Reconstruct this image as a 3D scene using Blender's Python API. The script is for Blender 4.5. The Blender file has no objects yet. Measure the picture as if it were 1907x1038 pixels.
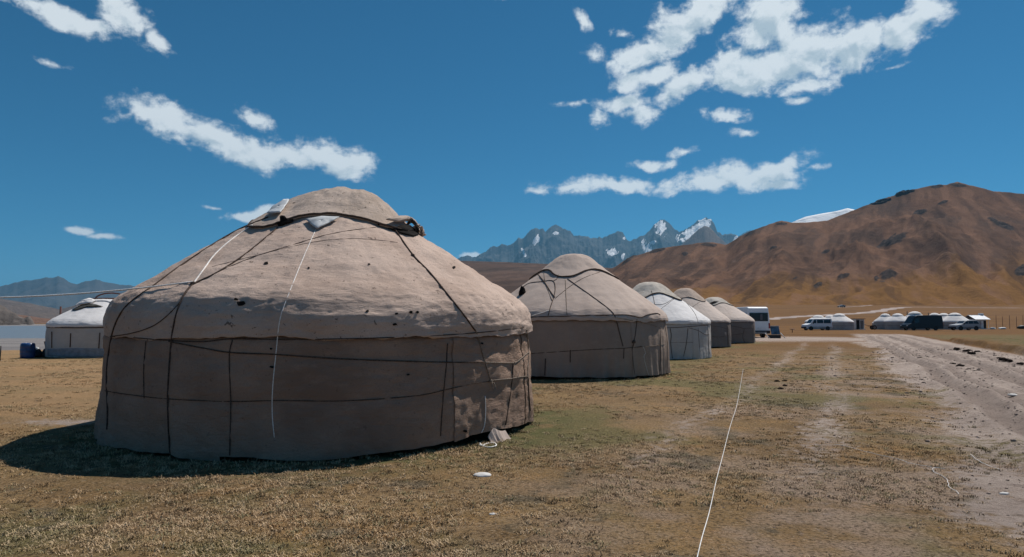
import bpy, bmesh, math, random
import numpy as np
from mathutils import Vector, Matrix
from mathutils.bvhtree import BVHTree

random.seed(7)
rng = np.random.default_rng(7)
S = bpy.context.scene
C = S.collection
R_ = math.radians

# ------------------------------------------------------------------ camera
W_PX, H_PX, F_PX = 1907.0, 1038.0, 1271.0
CAM_Z = 1.5
PITCH = math.atan(78.0 / F_PX)
cam_data = bpy.data.cameras.new("camera")
cam_data.lens = 36.0 * F_PX / W_PX
cam_data.sensor_width = 36.0
cam_data.clip_start = 0.05
cam_data.clip_end = 60000.0
cam = bpy.data.objects.new("camera", cam_data)
cam.location = (0, 0, CAM_Z)
cam.rotation_euler = (math.pi / 2 + PITCH, 0, 0)
C.objects.link(cam)
S.camera = cam

def ray(px, py):
    """unit direction of the photograph's pixel"""
    a = (px - W_PX / 2) / F_PX
    b = (H_PX / 2 - py) / F_PX
    cp, sp = math.cos(PITCH), math.sin(PITCH)
    v = Vector((a, cp - b * sp, sp + b * cp))
    return v.normalized()

def at_depth(px, py, y):
    d = ray(px, py)
    k = y / d.y
    return Vector((d.x * k, y, CAM_Z + d.z * k))

# ------------------------------------------------------------------ sun, sky, exposure
SUN_EL, SUN_AZ = R_(57.0), R_(44.0)          # azimuth clockwise from +Y
sun_dir = Vector((math.cos(SUN_EL) * math.sin(SUN_AZ), math.cos(SUN_EL) * math.cos(SUN_AZ), math.sin(SUN_EL)))
sl = bpy.data.lights.new("sun", 'SUN')
sl.energy = 5.0
sl.angle = R_(0.5)
sl.color = (1.0, 0.94, 0.87)
so = bpy.data.objects.new("sun", sl)
so.rotation_euler = (-sun_dir).to_track_quat('-Z', 'Y').to_euler()
so.location = (20, 30, 60)
C.objects.link(so)

S.view_settings.view_transform = 'Standard'
S.view_settings.look = 'None'
S.view_settings.exposure = 0.0
S.view_settings.gamma = 1.0
S.view_settings.use_curve_mapping = False
S.cycles.use_denoising = True
S.cycles.max_bounces = 6
S.cycles.volume_bounces = 0
S.cycles.diffuse_bounces = 3

SKY_STRENGTH = 0.06
world = bpy.data.worlds.new("World")
S.world = world
world.use_nodes = True
wn, wl = world.node_tree.nodes, world.node_tree.links
wn.clear()

def wnode(t, **kw):
    n = wn.new(t)
    for k, v in kw.items():
        setattr(n, k, v)
    return n

def wmath(op, a, b=None, c=None, clamp=False):
    n = wn.new('ShaderNodeMath'); n.operation = op; n.use_clamp = clamp
    for i, v in enumerate((a, b, c)):
        if v is None: continue
        if isinstance(v, (int, float)): n.inputs[i].default_value = v
        else: wl.new(v, n.inputs[i])
    return n.outputs[0]

def wramp(v, lo, hi, a=0.0, b=1.0):
    n = wn.new('ShaderNodeMapRange'); n.interpolation_type = 'SMOOTHSTEP'
    wl.new(v, n.inputs['Value'])
    n.inputs['From Min'].default_value = lo; n.inputs['From Max'].default_value = hi
    n.inputs['To Min'].default_value = a; n.inputs['To Max'].default_value = b
    return n.outputs['Result']

sky = wnode('ShaderNodeTexSky', sky_type='NISHITA')
sky.sun_disc = False
sky.sun_elevation = SUN_EL
sky.sun_rotation = SUN_AZ
sky.altitude = 3500.0
sky.air_density = 1.0
sky.dust_density = 0.35
sky.ozone_density = 2.0
SKY_GAIN = (0.10, 0.82, 1.09)
gain = wnode('ShaderNodeMix', data_type='RGBA', blend_type='MULTIPLY')
gain.inputs[0].default_value = 1.0
wl.new(sky.outputs[0], gain.inputs[6])
gain.inputs[7].default_value = (*SKY_GAIN, 1)

# clouds, laid out by compass direction and height above the horizon
tc = wnode('ShaderNodeTexCoord')
sep = wnode('ShaderNodeSeparateXYZ'); wl.new(tc.outputs['Generated'], sep.inputs[0])
az = wmath('ARCTAN2', sep.outputs[0], sep.outputs[1])
el = wmath('ARCSINE', sep.outputs[2])
comb = wnode('ShaderNodeCombineXYZ'); wl.new(az, comb.inputs[0]); wl.new(el, comb.inputs[1])
AE = comb.outputs[0]
def wnoise(vec, scale, detail, rough, dist=0.0, loc=(0, 0, 0), stretch=(1, 1, 1)):
    m = wnode('ShaderNodeMapping'); wl.new(vec, m.inputs[0])
    m.inputs['Location'].default_value = loc
    m.inputs['Scale'].default_value = stretch
    n = wnode('ShaderNodeTexNoise', noise_dimensions='3D')
    wl.new(m.outputs[0], n.inputs['Vector'])
    n.inputs['Scale'].default_value = scale
    n.inputs['Detail'].default_value = detail
    n.inputs['Roughness'].default_value = rough
    n.inputs['Distortion'].default_value = dist
    return n
# domain warp so that edges billow
wz = wnoise(AE, 9.0, 3.0, 0.5)
wv = wnode('ShaderNodeVectorMath', operation='MULTIPLY_ADD')
wl.new(wz.outputs['Color'], wv.inputs[0]); wv.inputs[1].default_value = (0.05, 0.04, 0); wv.inputs[2].default_value = (-0.025, -0.02, 0)
wa = wnode('ShaderNodeVectorMath', operation='ADD'); wl.new(AE, wa.inputs[0]); wl.new(wv.outputs[0], wa.inputs[1])
AEW = wa.outputs[0]

def ae(px, py):
    d = ray(px, py)
    return np.array([math.atan2(d.x, d.y), math.asin(d.z)])
# photograph pixel centre, half length, half height, tilt in degrees (down to the right positive), strength
BLOBS = [
    (265, 205, 70, 22, 20, 1), (330, 225, 90, 34, 18, 1.1), (400, 258, 110, 34, 14, 1.2), (470, 283, 110, 30, 8, 1.1),
    (560, 285, 90, 32, 8, 1.1), (640, 300, 65, 36, 18, 1.1), (475, 216, 38, 18, 22, .9), (225, 208, 40, 14, -10, .6),
    (110, 25, 110, 22, 16, 1.0), (235, 25, 75, 42, 25, 1.1), (300, 68, 40, 16, 40, .8), (60, 2, 90, 16, 8, .9), (170, 42, 60, 16, 0, 1),
    (145, 427, 42, 9, 2, .9), (192, 438, 34, 7, 4, .8), (455, 396, 52, 13, -4, .9), (395, 384, 34, 6, 0, .7), (500, 392, 30, 12, -14, .8),
    (1400, 130, 110, 50, 0, 1.2), (1430, 40, 80, 75, 0, 1.2), (1500, 105, 130, 60, -6, 1.25), (1590, 90, 110, 48, -10, 1.2),
    (1680, 60, 80, 42, -24, 1.1), (1715, 25, 32, 40, -30, .9), (1380, 160, 60, 26, 14, 1.0), (1500, 160, 60, 20, 0, 1.0), (1345, 115, 60, 40, -30, 1),
    (1250, 55, 90, 42, -30, 1.1), (1300, 20, 70, 36, -30, 1.1), (1195, 105, 62, 34, -10, 1.0), (1185, 150, 48, 22, 0, 1.0), (1230, 140, 42, 22, -30, .95),
    (1265, 160, 62, 28, -30, 1.0), (1165, 187, 62, 20, -4, 1.0), (1190, 208, 46, 22, 8, .9), (1118, 212, 28, 22, -25, .9), (1165, 60, 30, 14, 20, .6),
    (1082, 42, 26, 14, 35, .8), (1108, 98, 22, 18, 0, .55), (1352, 220, 52, 17, 12, .9), (1390, 256, 34, 11, 0, .8), (1480, 192, 18, 9, 10, .6),
    (1280, 282, 30, 9, 0, .6), (1210, 303, 54, 13, 2, .95), (1125, 343, 112, 19, 0, 1.05), (1330, 336, 112, 26, -4, 1.1), (1415, 333, 90, 26, -8, 1.1),
    (1470, 312, 50, 20, -28, .95), (1065, 345, 44, 10, -6, .9), (1440, 350, 50, 12, 4, 0.9), (1672, 130, 22, 6, 0, .5), (1065, 187, 28, 7, 0, .5),
    (1530, 310, 34, 6, 0, .4), (880, 482, 30, 6, 0, .7), (940, 2, 18, 8, 0, .5), (998, 356, 22, 6, 0, .5), (90, 113, 30, 7, 0, .4),
]
field = None
field_up = None
for (bx, by, la, lb, tilt, st) in BLOBS:
    c0 = ae(bx, by); t = R_(tilt)
    e1 = ae(bx + la * math.cos(t), by + la * math.sin(t)) - c0
    e2 = ae(bx + lb * math.sin(t), by - lb * math.cos(t)) - c0
    k1 = e1 / (np.dot(e1, e1) * 1.02); k2 = e2 / (np.dot(e2, e2) * 1.02)
    sb = wnode('ShaderNodeVectorMath', operation='SUBTRACT'); wl.new(AEW, sb.inputs[0]); sb.inputs[1].default_value = (c0[0], c0[1], 0)
    q = []
    for kk in (k1, k2):
        dt = wnode('ShaderNodeVectorMath', operation='DOT_PRODUCT'); wl.new(sb.outputs[0], dt.inputs[0]); dt.inputs[1].default_value = (kk[0], kk[1], 0)
        q.append(dt.outputs['Value'])
    rr2 = wmath('SQRT', wmath('MULTIPLY_ADD', q[0], q[0], wmath('MULTIPLY', q[1], q[1])))
    f = wmath('MULTIPLY_ADD', rr2, -st, st)
    field = f if field is None else wmath('MAXIMUM', field, f)
    if la >= 30:      # the same cloud sampled a little higher and towards the sun: tells lit tops from grey undersides
        du = np.array([0.008, 0.020])
        u2, v2 = wmath('ADD', q[0], float(np.dot(k1, du))), wmath('ADD', q[1], float(np.dot(k2, du)))
        f2 = wmath('MULTIPLY_ADD', wmath('SQRT', wmath('MULTIPLY_ADD', u2, u2, wmath('MULTIPLY', v2, v2))), -st, st)
        field_up = f2 if field_up is None else wmath('MAXIMUM', field_up, f2)
# the rest of the sky: scattered clouds of the same sort outside the frame
dirn = tc.outputs['Generated']
gn = wnoise(dirn, 3.2, 5.0, 0.55, loc=(3.1, 1.7, 0.4), stretch=(1, 1, 2.2))
gfield = wmath('MULTIPLY_ADD', gn.outputs[0], 6.0, -3.75)
fa = wramp(wmath('ABSOLUTE', az), 0.68, 0.80)
fe = wramp(el, 0.44, 0.56)
outside = wmath('MAXIMUM', fa, fe)
gfield = wmath('ADD', gfield, wmath('MULTIPLY_ADD', outside, 3.0, -3.0))
field = wmath('MAXIMUM', field, gfield)
n1 = wnoise(AEW, 24.0, 7.0, 0.58, 0.0, stretch=(1, 1.2, 1))
n2 = wnoise(AE, 80.0, 4.0, 0.6, 0.0, loc=(5, 2, 0), stretch=(1, 1.3, 1))
d0 = wmath('ADD', field, wmath('MULTIPLY_ADD', n1.outputs[0], 2.3, -1.17))
d0 = wmath('ADD', d0, wmath('MULTIPLY_ADD', n2.outputs[0], 0.8, -0.4))
alpha = wmath('POWER', wramp(d0, -0.12, 0.64), 1.25)
alpha = wmath('MULTIPLY', alpha, wramp(el, 0.0, 0.05))
# lit rims, greyer thick cores
n3 = wnoise(AE, 20.0, 4.0, 0.5, 0.2, loc=(1, 8, 0), stretch=(1, 1.6, 1))
n1b = wnoise(AEW, 24.0, 5.0, 0.58, 0.0, loc=(0.006, 0.013, 0), stretch=(1, 1.2, 1))
relief = wmath('MULTIPLY_ADD', wmath('SUBTRACT', n1b.outputs[0], n1.outputs[0]), 4.0, 0.0)
under = wmath('MULTIPLY', wmath('SUBTRACT', field_up, field), 0.9)
core = wramp(wmath('ADD', wmath('ADD', wmath('ADD', field, under), relief), wmath('MULTIPLY_ADD', n3.outputs[0], 1.8, -0.9)), 0.15, 1.35)
ccol = wnode('ShaderNodeMix', data_type='RGBA')
wl.new(core, ccol.inputs[0])
k = 1.0 / SKY_STRENGTH
ccol.inputs[6].default_value = (0.74 * k, 0.80 * k, 0.84 * k, 1)
ccol.inputs[7].default_value = (0.43 * k, 0.53 * k, 0.605 * k, 1)
cmix = wnode('ShaderNodeMix', data_type='RGBA')
wl.new(alpha, cmix.inputs[0]); wl.new(gain.outputs[2], cmix.inputs[6]); wl.new(ccol.outputs[2], cmix.inputs[7])
bg = wnode('ShaderNodeBackground'); bg.inputs['Strength'].default_value = SKY_STRENGTH
wl.new(cmix.outputs[2], bg.inputs['Color'])
world.cycles.sampling_method = 'NONE'
wo = wnode('ShaderNodeOutputWorld'); wl.new(bg.outputs[0], wo.inputs['Surface'])

# ------------------------------------------------------------------ numpy noise
def _hash(ix, iy, iz):
    n = (ix.astype(np.int64) * 374761393 + iy.astype(np.int64) * 668265263 + iz.astype(np.int64) * 2147483647 + 1013904223) & 0xFFFFFFFF
    n = ((n ^ (n >> 13)) * 1274126177) & 0xFFFFFFFF
    n = ((n ^ (n >> 16)) * 2246822519) & 0xFFFFFFFF
    return ((n ^ (n >> 15)) & 0xFFFFFF) / float(0xFFFFFF) * 2 - 1

def vnoise(x, y, z=0.0):
    x, y, z = np.broadcast_arrays(np.asarray(x, float), np.asarray(y, float), np.asarray(z, float))
    ix, iy, iz = np.floor(x), np.floor(y), np.floor(z)
    fx, fy, fz = x - ix, y - iy, z - iz
    fx, fy, fz = [f * f * f * (f * (f * 6 - 15) + 10) for f in (fx, fy, fz)]
    r = 0
    for dx in (0, 1):
        for dy in (0, 1):
            for dz in (0, 1):
                w = (fx if dx else 1 - fx) * (fy if dy else 1 - fy) * (fz if dz else 1 - fz)
                r = r + w * _hash(ix + dx, iy + dy, iz + dz)
    return r

def fbm(x, y, z=0.0, octaves=4, gain_=0.5, lac=2.03):
    a, s, t = 1.0, 0.0, 0.0
    for o in range(octaves):
        s = s + a * vnoise(np.asarray(x) * lac ** o + 17.3 * o, np.asarray(y) * lac ** o - 9.1 * o, np.asarray(z) * lac ** o + 3.7 * o)
        t += a; a *= gain_
    return s / t

def ridged(x, y, z=0.0, octaves=5, gain_=0.5):
    a, s, t = 1.0, 0.0, 0.0
    for o in range(octaves):
        s = s + a * (1 - np.abs(vnoise(np.asarray(x) * 2.07 ** o + 31.3 * o, np.asarray(y) * 2.07 ** o + 5.1 * o, np.asarray(z) + 2.7 * o)) * 2)
        t += a; a *= gain_
    return s / t

def sstep(a, b, x):
    t = np.clip((np.asarray(x, float) - a) / (b - a), 0, 1)
    return t * t * (3 - 2 * t)

# ------------------------------------------------------------------ object helpers
def tag(o, label=None, category=None, group=None, kind=None):
    if label: o["label"] = label
    if category: o["category"] = category
    if group: o["group"] = group
    if kind: o["kind"] = kind
    return o

def empty(name, loc, rz=0.0):
    o = bpy.data.objects.new(name, None)
    o.location = loc; o.rotation_euler = (0, 0, rz); o.empty_display_size = 0.3
    C.objects.link(o)
    return o

def mesh_obj(name, verts, faces, mat, parent=None, smooth=True, attrs=None):
    me = bpy.data.meshes.new(name)
    if isinstance(verts, np.ndarray): verts = verts.tolist()
    if isinstance(faces, np.ndarray): faces = faces.tolist()
    me.from_pydata(verts, [], faces)
    if mat is not None: me.materials.append(mat)
    if smooth: me.polygons.foreach_set('use_smooth', np.ones(len(me.polygons), bool))
    for k_, v_ in (attrs or {}).items():
        a_ = me.attributes.new(k_, 'FLOAT', 'POINT')
        a_.data.foreach_set('value', np.asarray(v_, np.float32).ravel())
    me.update()
    o = bpy.data.objects.new(name, me)
    C.objects.link(o)
    if parent is not None: o.parent = parent
    return o

def grid_faces(nr, nc, wrap=False):
    i = np.arange(nr - 1)[:, None]; j = np.arange(nc if wrap else nc - 1)[None, :]
    a = i * nc + j; b = i * nc + (j + 1) % nc
    return np.stack([a, b, b + nc, a + nc], -1).reshape(-1, 4)

def bm_obj(name, bm, mat, parent=None, smooth=False, bevel=0.0, seg=2):
    me = bpy.data.meshes.new(name)
    bm.normal_update()
    bm.to_mesh(me); bm.free()
    if mat is not None: me.materials.append(mat)
    if smooth: me.polygons.foreach_set('use_smooth', np.ones(len(me.polygons), bool))
    o = bpy.data.objects.new(name, me); C.objects.link(o)
    if parent is not None: o.parent = parent
    if bevel > 0:
        b = o.modifiers.new('bevel', 'BEVEL'); b.width = bevel; b.segments = seg; b.limit_method = 'ANGLE'; b.angle_limit = R_(25)
    return o

def box(bm, c, s, rot=None):
    m = Matrix.Translation(c) @ (rot if rot is not None else Matrix.Identity(4)) @ Matrix.Diagonal((s[0], s[1], s[2], 1))
    bmesh.ops.create_cube(bm, size=1.0, matrix=m)

def box_obj(name, c, s, mat, parent=None, rot=None, bevel=0.0):
    bm = bmesh.new(); box(bm, c, s, rot)
    return bm_obj(name, bm, mat, parent, bevel=bevel)

def tube(name, pts, rad, mat, parent=None, sides=6, cap=True):
    """round bar or rope through the points; rad is a number or one for each point"""
    P = [Vector(p) for p in pts]
    n = len(P)
    rr = [rad] * n if isinstance(rad, (int, float)) else rad
    verts, faces = [], []
    up = Vector((0.13, 0.21, 0.97)).normalized()
    nrm = None
    for i in range(n):
        t = (P[min(i + 1, n - 1)] - P[max(i - 1, 0)])
        if t.length < 1e-9: t = Vector((0, 0, 1))
        t.normalize()
        if nrm is None:
            nrm = up.cross(t)
            if nrm.length < 1e-3: nrm = Vector((1, 0, 0)).cross(t)
        nrm = (nrm - t * nrm.dot(t))
        if nrm.length < 1e-6: nrm = Vector((1, 0.3, 0)).cross(t)
        nrm.normalize()
        b = t.cross(nrm)
        for k_ in range(sides):
            a = 2 * math.pi * k_ / sides
            verts.append(P[i] + (nrm * math.cos(a) + b * math.sin(a)) * rr[i])
    for i in range(n - 1):
        for k_ in range(sides):
            k2 = (k_ + 1) % sides
            faces.append((i * sides + k_, i * sides + k2, (i + 1) * sides + k2, (i + 1) * sides + k_))
    if cap:
        faces.append(tuple(range(sides - 1, -1, -1)))
        faces.append(tuple((n - 1) * sides + k_ for k_ in range(sides)))
    return mesh_obj(name, [tuple(v) for v in verts], faces, mat, parent)

def smooth_line(pts, per=8):
    """Catmull-Rom through the points"""
    P = [np.asarray(p, float) for p in pts]
    if len(P) < 3:
        return [P[0] + (P[-1] - P[0]) * t for t in np.linspace(0, 1, per + 1)]
    P = [2 * P[0] - P[1]] + P + [2 * P[-1] - P[-2]]
    out = []
    for i in range(1, len(P) - 2):
        p0, p1, p2, p3 = P[i - 1:i + 3]
        for t in np.linspace(0, 1, per, endpoint=False):
            out.append(0.5 * ((2 * p1) + (-p0 + p2) * t + (2 * p0 - 5 * p1 + 4 * p2 - p3) * t * t + (-p0 + 3 * p1 - 3 * p2 + p3) * t ** 3))
    out.append(P[-2])
    return out

def lump(name, loc, size, mat, parent=None, seed=0, sub=3, rough=0.35, freq=1.6, rz=0.0):
    """an uneven natural lump resting on loc"""
    bm = bmesh.new()
    bmesh.ops.create_icosphere(bm, subdivisions=sub, radius=1.0)
    co = np.array([v.co[:] for v in bm.verts])
    d = 1 + rough * fbm(co[:, 0] * freq + seed * 7.7, co[:, 1] * freq - seed * 3.1, co[:, 2] * freq + seed, 4)
    co = co * d[:, None]
    co[:, 2] = np.where(co[:, 2] < -0.35, -0.35 + (co[:, 2] + 0.35) * 0.2, co[:, 2])
    co = co * np.array(size)
    co[:, 2] -= co[:, 2].min()
    for v, p in zip(bm.verts, co): v.co = p
    o = bm_obj(name, bm, mat, parent, smooth=True)
    o.location = loc; o.rotation_euler = (0, 0, rz)
    return o

# ------------------------------------------------------------------ materials
class NT:
    def __init__(self, name):
        self.m = bpy.data.materials.new(name); self.m.use_nodes = True
        self.n, self.l = self.m.node_tree.nodes, self.m.node_tree.links
        self.n.clear()
        self.out = self.n.new('ShaderNodeOutputMaterial')
        self.b = self.n.new('ShaderNodeBsdfPrincipled')
        self.l.new(self.b.outputs[0], self.out.inputs['Surface'])
        self.b.inputs['Specular IOR Level'].default_value = 0.25
    def set(self, sock, v):
        s = self.b.inputs[sock]
        if isinstance(v, (int, float)): s.default_value = v
        elif isinstance(v, tuple): s.default_value = (*v, 1) if len(v) == 3 else v
        else: self.l.new(v, s)
    def coord(self, which='Object'):
        return self.n.new('ShaderNodeTexCoord').outputs[which]
    def position(self):
        return self.n.new('ShaderNodeNewGeometry').outputs['Position']
    def noise(self, vec, scale, detail=5.0, rough=0.55, stretch=(1, 1, 1), loc=(0, 0, 0), dist=0.0, col=False):
        mp = self.n.new('ShaderNodeMapping'); self.l.new(vec, mp.inputs[0])
        mp.inputs['Scale'].default_value = stretch; mp.inputs['Location'].default_value = loc
        t = self.n.new('ShaderNodeTexNoise'); self.l.new(mp.outputs[0], t.inputs['Vector'])
        t.inputs['Scale'].default_value = scale; t.inputs['Detail'].default_value = detail
        t.inputs['Roughness'].default_value = rough; t.inputs['Distortion'].default_value = dist
        return t.outputs['Color' if col else 0]
    def math(self, op, a, b=None, c=None, clamp=False):
        t = self.n.new('ShaderNodeMath'); t.operation = op; t.use_clamp = clamp
        for i, v in enumerate((a, b, c)):
            if v is None: continue
            if isinstance(v, (int, float)): t.inputs[i].default_value = v
            else: self.l.new(v, t.inputs[i])
        return t.outputs[0]
    def ramp(self, v, lo, hi, a=0.0, b=1.0):
        t = self.n.new('ShaderNodeMapRange'); t.interpolation_type = 'SMOOTHSTEP'
        self.l.new(v, t.inputs['Value'])
        for k_, x in (('From Min', lo), ('From Max', hi), ('To Min', a), ('To Max', b)): t.inputs[k_].default_value = x
        return t.outputs['Result']
    def mix(self, f, a, b, blend='MIX'):
        t = self.n.new('ShaderNodeMix'); t.data_type = 'RGBA'; t.blend_type = blend
        for i, v in ((0, f), (6, a), (7, b)):
            if isinstance(v, (int, float)): t.inputs[i].default_value = v
            elif isinstance(v, tuple): t.inputs[i].default_value = (*v, 1)
            else: self.l.new(v, t.inputs[i])
        return t.outputs[2]
    def attr(self, name):
        t = self.n.new('ShaderNodeAttribute'); t.attribute_name = name
        return t.outputs['Fac']
    def bump(self, h, strength, dist, prev=None):
        t = self.n.new('ShaderNodeBump'); self.l.new(h, t.inputs['Height'])
        t.inputs['Strength'].default_value = strength; t.inputs['Distance'].default_value = dist
        if prev is not None: self.l.new(prev, t.inputs['Normal'])
        return t.outputs[0]

def plain(name, col, rough=0.7, spec=0.25, metal=0.0, var=0.12, scale=6.0, bump=0.0, bscale=40.0):
    t = NT(name)
    v = t.noise(t.coord(), scale, 4)
    dark = tuple(c * (1 - var * 1.6) for c in col); light = tuple(min(1, c * (1 + var)) for c in col)
    t.set('Base Color', t.mix(t.ramp(v, 0.3, 0.7), dark, light))
    t.set('Roughness', rough); t.set('Specular IOR Level', spec); t.set('Metallic', metal)
    if bump: t.set('Normal', t.bump(t.noise(t.coord(), bscale, 4), bump, 0.02))
    return t.m

def felt(name, base, dark, speck=0.5, stain=0.5, bump=0.5, fine=1.0):
    """matted wool felt or weathered canvas: blotches, dirt specks, fibre relief"""
    t = NT(name)
    p = t.coord()
    big = t.noise(p, 0.9, 4, 0.55)
    mid = t.noise(p, 4.0, 6, 0.65, stretch=(1, 1, 2.2))
    c = t.mix(t.math('MULTIPLY', t.ramp(big, 0.35, 0.72), stain), base, dark)
    lighter = tuple(min(1, x * 1.14) for x in base)
    c = t.mix(t.ramp(mid, 0.45, 0.8, 0, 0.55), c, lighter)
    c = t.mix(t.ramp(t.noise(p, 55.0 * fine, 5, 0.7), 0.35, 0.75, 0, 0.45), c, dark)
    if speck:
        s1 = t.noise(p, 11.0, 3, 0.6, loc=(4, 1, 9), dist=0.4)
        c = t.mix(t.ramp(s1, 0.665, 0.70, 0, speck), c, tuple(x * 0.22 for x in dark))
        s2 = t.noise(p, 26.0, 2, 0.5, loc=(8, 3, 2))
        c = t.mix(t.ramp(s2, 0.68, 0.72, 0, speck * 0.8), c, tuple(x * 0.3 for x in dark))
    t.set('Base Color', c); t.set('Roughness', 0.95); t.set('Specular IOR Level', 0.08)
    h1 = t.noise(p, 6.0 * fine, 8, 0.66, stretch=(1, 1, 3.2), dist=0.3)
    h2 = t.noise(p, 80.0 * fine, 5, 0.7)
    b1 = t.bump(h1, bump * 0.75, 0.045)
    t.set('Normal', t.bump(h2, bump, 0.010, b1))
    return t.m

M = {}
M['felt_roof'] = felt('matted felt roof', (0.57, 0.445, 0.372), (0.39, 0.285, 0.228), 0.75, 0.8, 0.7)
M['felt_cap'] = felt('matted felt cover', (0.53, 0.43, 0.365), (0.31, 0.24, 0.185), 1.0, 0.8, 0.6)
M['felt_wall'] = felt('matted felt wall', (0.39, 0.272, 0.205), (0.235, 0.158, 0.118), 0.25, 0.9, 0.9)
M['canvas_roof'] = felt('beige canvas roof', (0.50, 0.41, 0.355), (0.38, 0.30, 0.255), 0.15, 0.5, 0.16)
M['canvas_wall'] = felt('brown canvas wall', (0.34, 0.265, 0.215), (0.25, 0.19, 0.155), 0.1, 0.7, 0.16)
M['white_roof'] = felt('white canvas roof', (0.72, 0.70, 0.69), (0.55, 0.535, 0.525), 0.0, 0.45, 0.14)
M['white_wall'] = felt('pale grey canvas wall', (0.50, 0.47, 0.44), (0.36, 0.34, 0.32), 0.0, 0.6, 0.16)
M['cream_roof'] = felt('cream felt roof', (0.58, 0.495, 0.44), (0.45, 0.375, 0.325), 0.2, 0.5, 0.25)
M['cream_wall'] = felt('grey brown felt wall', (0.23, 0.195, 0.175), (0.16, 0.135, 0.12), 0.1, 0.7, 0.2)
M['olive_cap'] = felt('worn olive grey cover', (0.58, 0.53, 0.47), (0.30, 0.27, 0.23), 0.4, 0.95, 0.3)
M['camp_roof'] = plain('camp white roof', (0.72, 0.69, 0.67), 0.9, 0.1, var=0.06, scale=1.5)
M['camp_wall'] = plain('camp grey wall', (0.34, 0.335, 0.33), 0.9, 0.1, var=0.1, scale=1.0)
M['rope_dark'] = plain('dark wool rope', (0.12, 0.088, 0.072), 0.95, 0.05, var=0.3, scale=60, bump=0.8, bscale=300)
M['rope_tan'] = plain('tan hemp rope', (0.30, 0.245, 0.20), 0.95, 0.05, var=0.3, scale=60, bump=0.8, bscale=300)
M['rope_white'] = plain('white cord', (0.80, 0.78, 0.75), 0.85, 0.1, var=0.15, scale=60)
M['tarp'] = plain('pale grey tarpaulin', (0.52, 0.54, 0.55), 0.55, 0.3, var=0.15, scale=8, bump=0.3, bscale=12)
M['crown_gap_dark'] = plain('dark olive crown gap', (0.07, 0.068, 0.06), 0.9, 0.05, var=0.3, scale=5)
M['dark_felt_and_gap'] = plain('black felt and flap gap', (0.018, 0.016, 0.015), 0.95, 0.05, var=0.3, scale=9)  # black felt; also paints the shade in the crown flap's gap

# ------------------------------------------------------------------ terrain
U = np.array([0.43, 0.903]); V = np.array([0.903, -0.43])       # along and across the track
def ground_h(x, y):
    x = np.asarray(x, float); y = np.asarray(y, float)
    D = np.hypot(x, y) + 1e-6
    azm = np.degrees(np.arctan2(x, y))
    v = x * V[0] + y * V[1]; s = x * U[0] + y * U[1]
    near = 1 - sstep(60, 200, D)
    h = 0.03 * fbm(x * 0.35, y * 0.35, 1.0, 3) * near + 0.012 * fbm(x * 1.7, y * 1.7, 5.0, 2) * near
    h = h + 0.25 * fbm(x * 0.012, y * 0.012, 2.0, 3) * sstep(60, 200, D)
    h = h - 0.25 * sstep(60, 110, y)
    rise = sstep(-2, 9, azm) * (1 - sstep(100, 130, np.abs(azm)))
    yy = np.maximum(y, D * 0.35)
    h = h + rise * np.where(yy > 150, 0.038 * (yy - 150) * sstep(140, 215, yy), 0.0)
    left = (1 - sstep(-34, -20, azm)) * sstep(-120, -90, azm)
    h = h - left * 0.35 * sstep(36, 70, y) - left * 0.5 * sstep(70, 90, y) * (1 - sstep(230, 300, y))
    return h

def gz(x, y):
    return float(ground_h(np.array([x]), np.array([y]))[0])

def on_ground(px, py, lift=0.0):
    """where the pixel's ray meets the ground"""
    d = ray(px, py)
    t = np.geomspace(0.5, 20000, 300)
    for _ in range(4):
        below = CAM_Z + d.z * t <= ground_h(d.x * t, d.y * t)
        i = int(np.argmax(below)) if below.any() else len(t) - 1
        t = np.linspace(t[max(i - 1, 0)], t[i], 24)
    k_ = float(t[-1])
    return Vector((d.x * k_, d.y * k_, gz(d.x * k_, d.y * k_) + lift))

def track_mask(x, y):
    """1 on bare earth, 0 on turf"""
    v = x * V[0] + y * V[1]; s = x * U[0] + y * U[1]
    n = fbm(x * 0.3, y * 0.3, 3.0, 4)
    n2 = fbm(x * 1.3, y * 1.3, 8.0, 3)
    e = v + 0.9 * n + 0.6 * n2
    m = sstep(0.6, 2.3, e) * (1 - sstep(6.3, 7.6, v + 0.4 * n))
    m = m * (1 - sstep(75, 105, s))
    # faint wheel marks on the turf beside the track
    for v0, w, a in ((-1.9, 0.36, 0.50), (-0.2, 0.42, 0.54)):
        m = np.maximum(m, a * np.exp(-((v - v0 + 0.3 * n) / w) ** 2) * sstep(3, 10, s) * (1 - sstep(45, 65, s)) * (0.85 + 0.5 * n2))
    # trodden earth round the parked van behind the row
    m = np.maximum(m, 0.9 * np.exp(-((y - 56) / 9) ** 2) * sstep(10, 16, x) * (1 - sstep(26, 34, x)))
    return np.clip(m, 0, 1)

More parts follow.
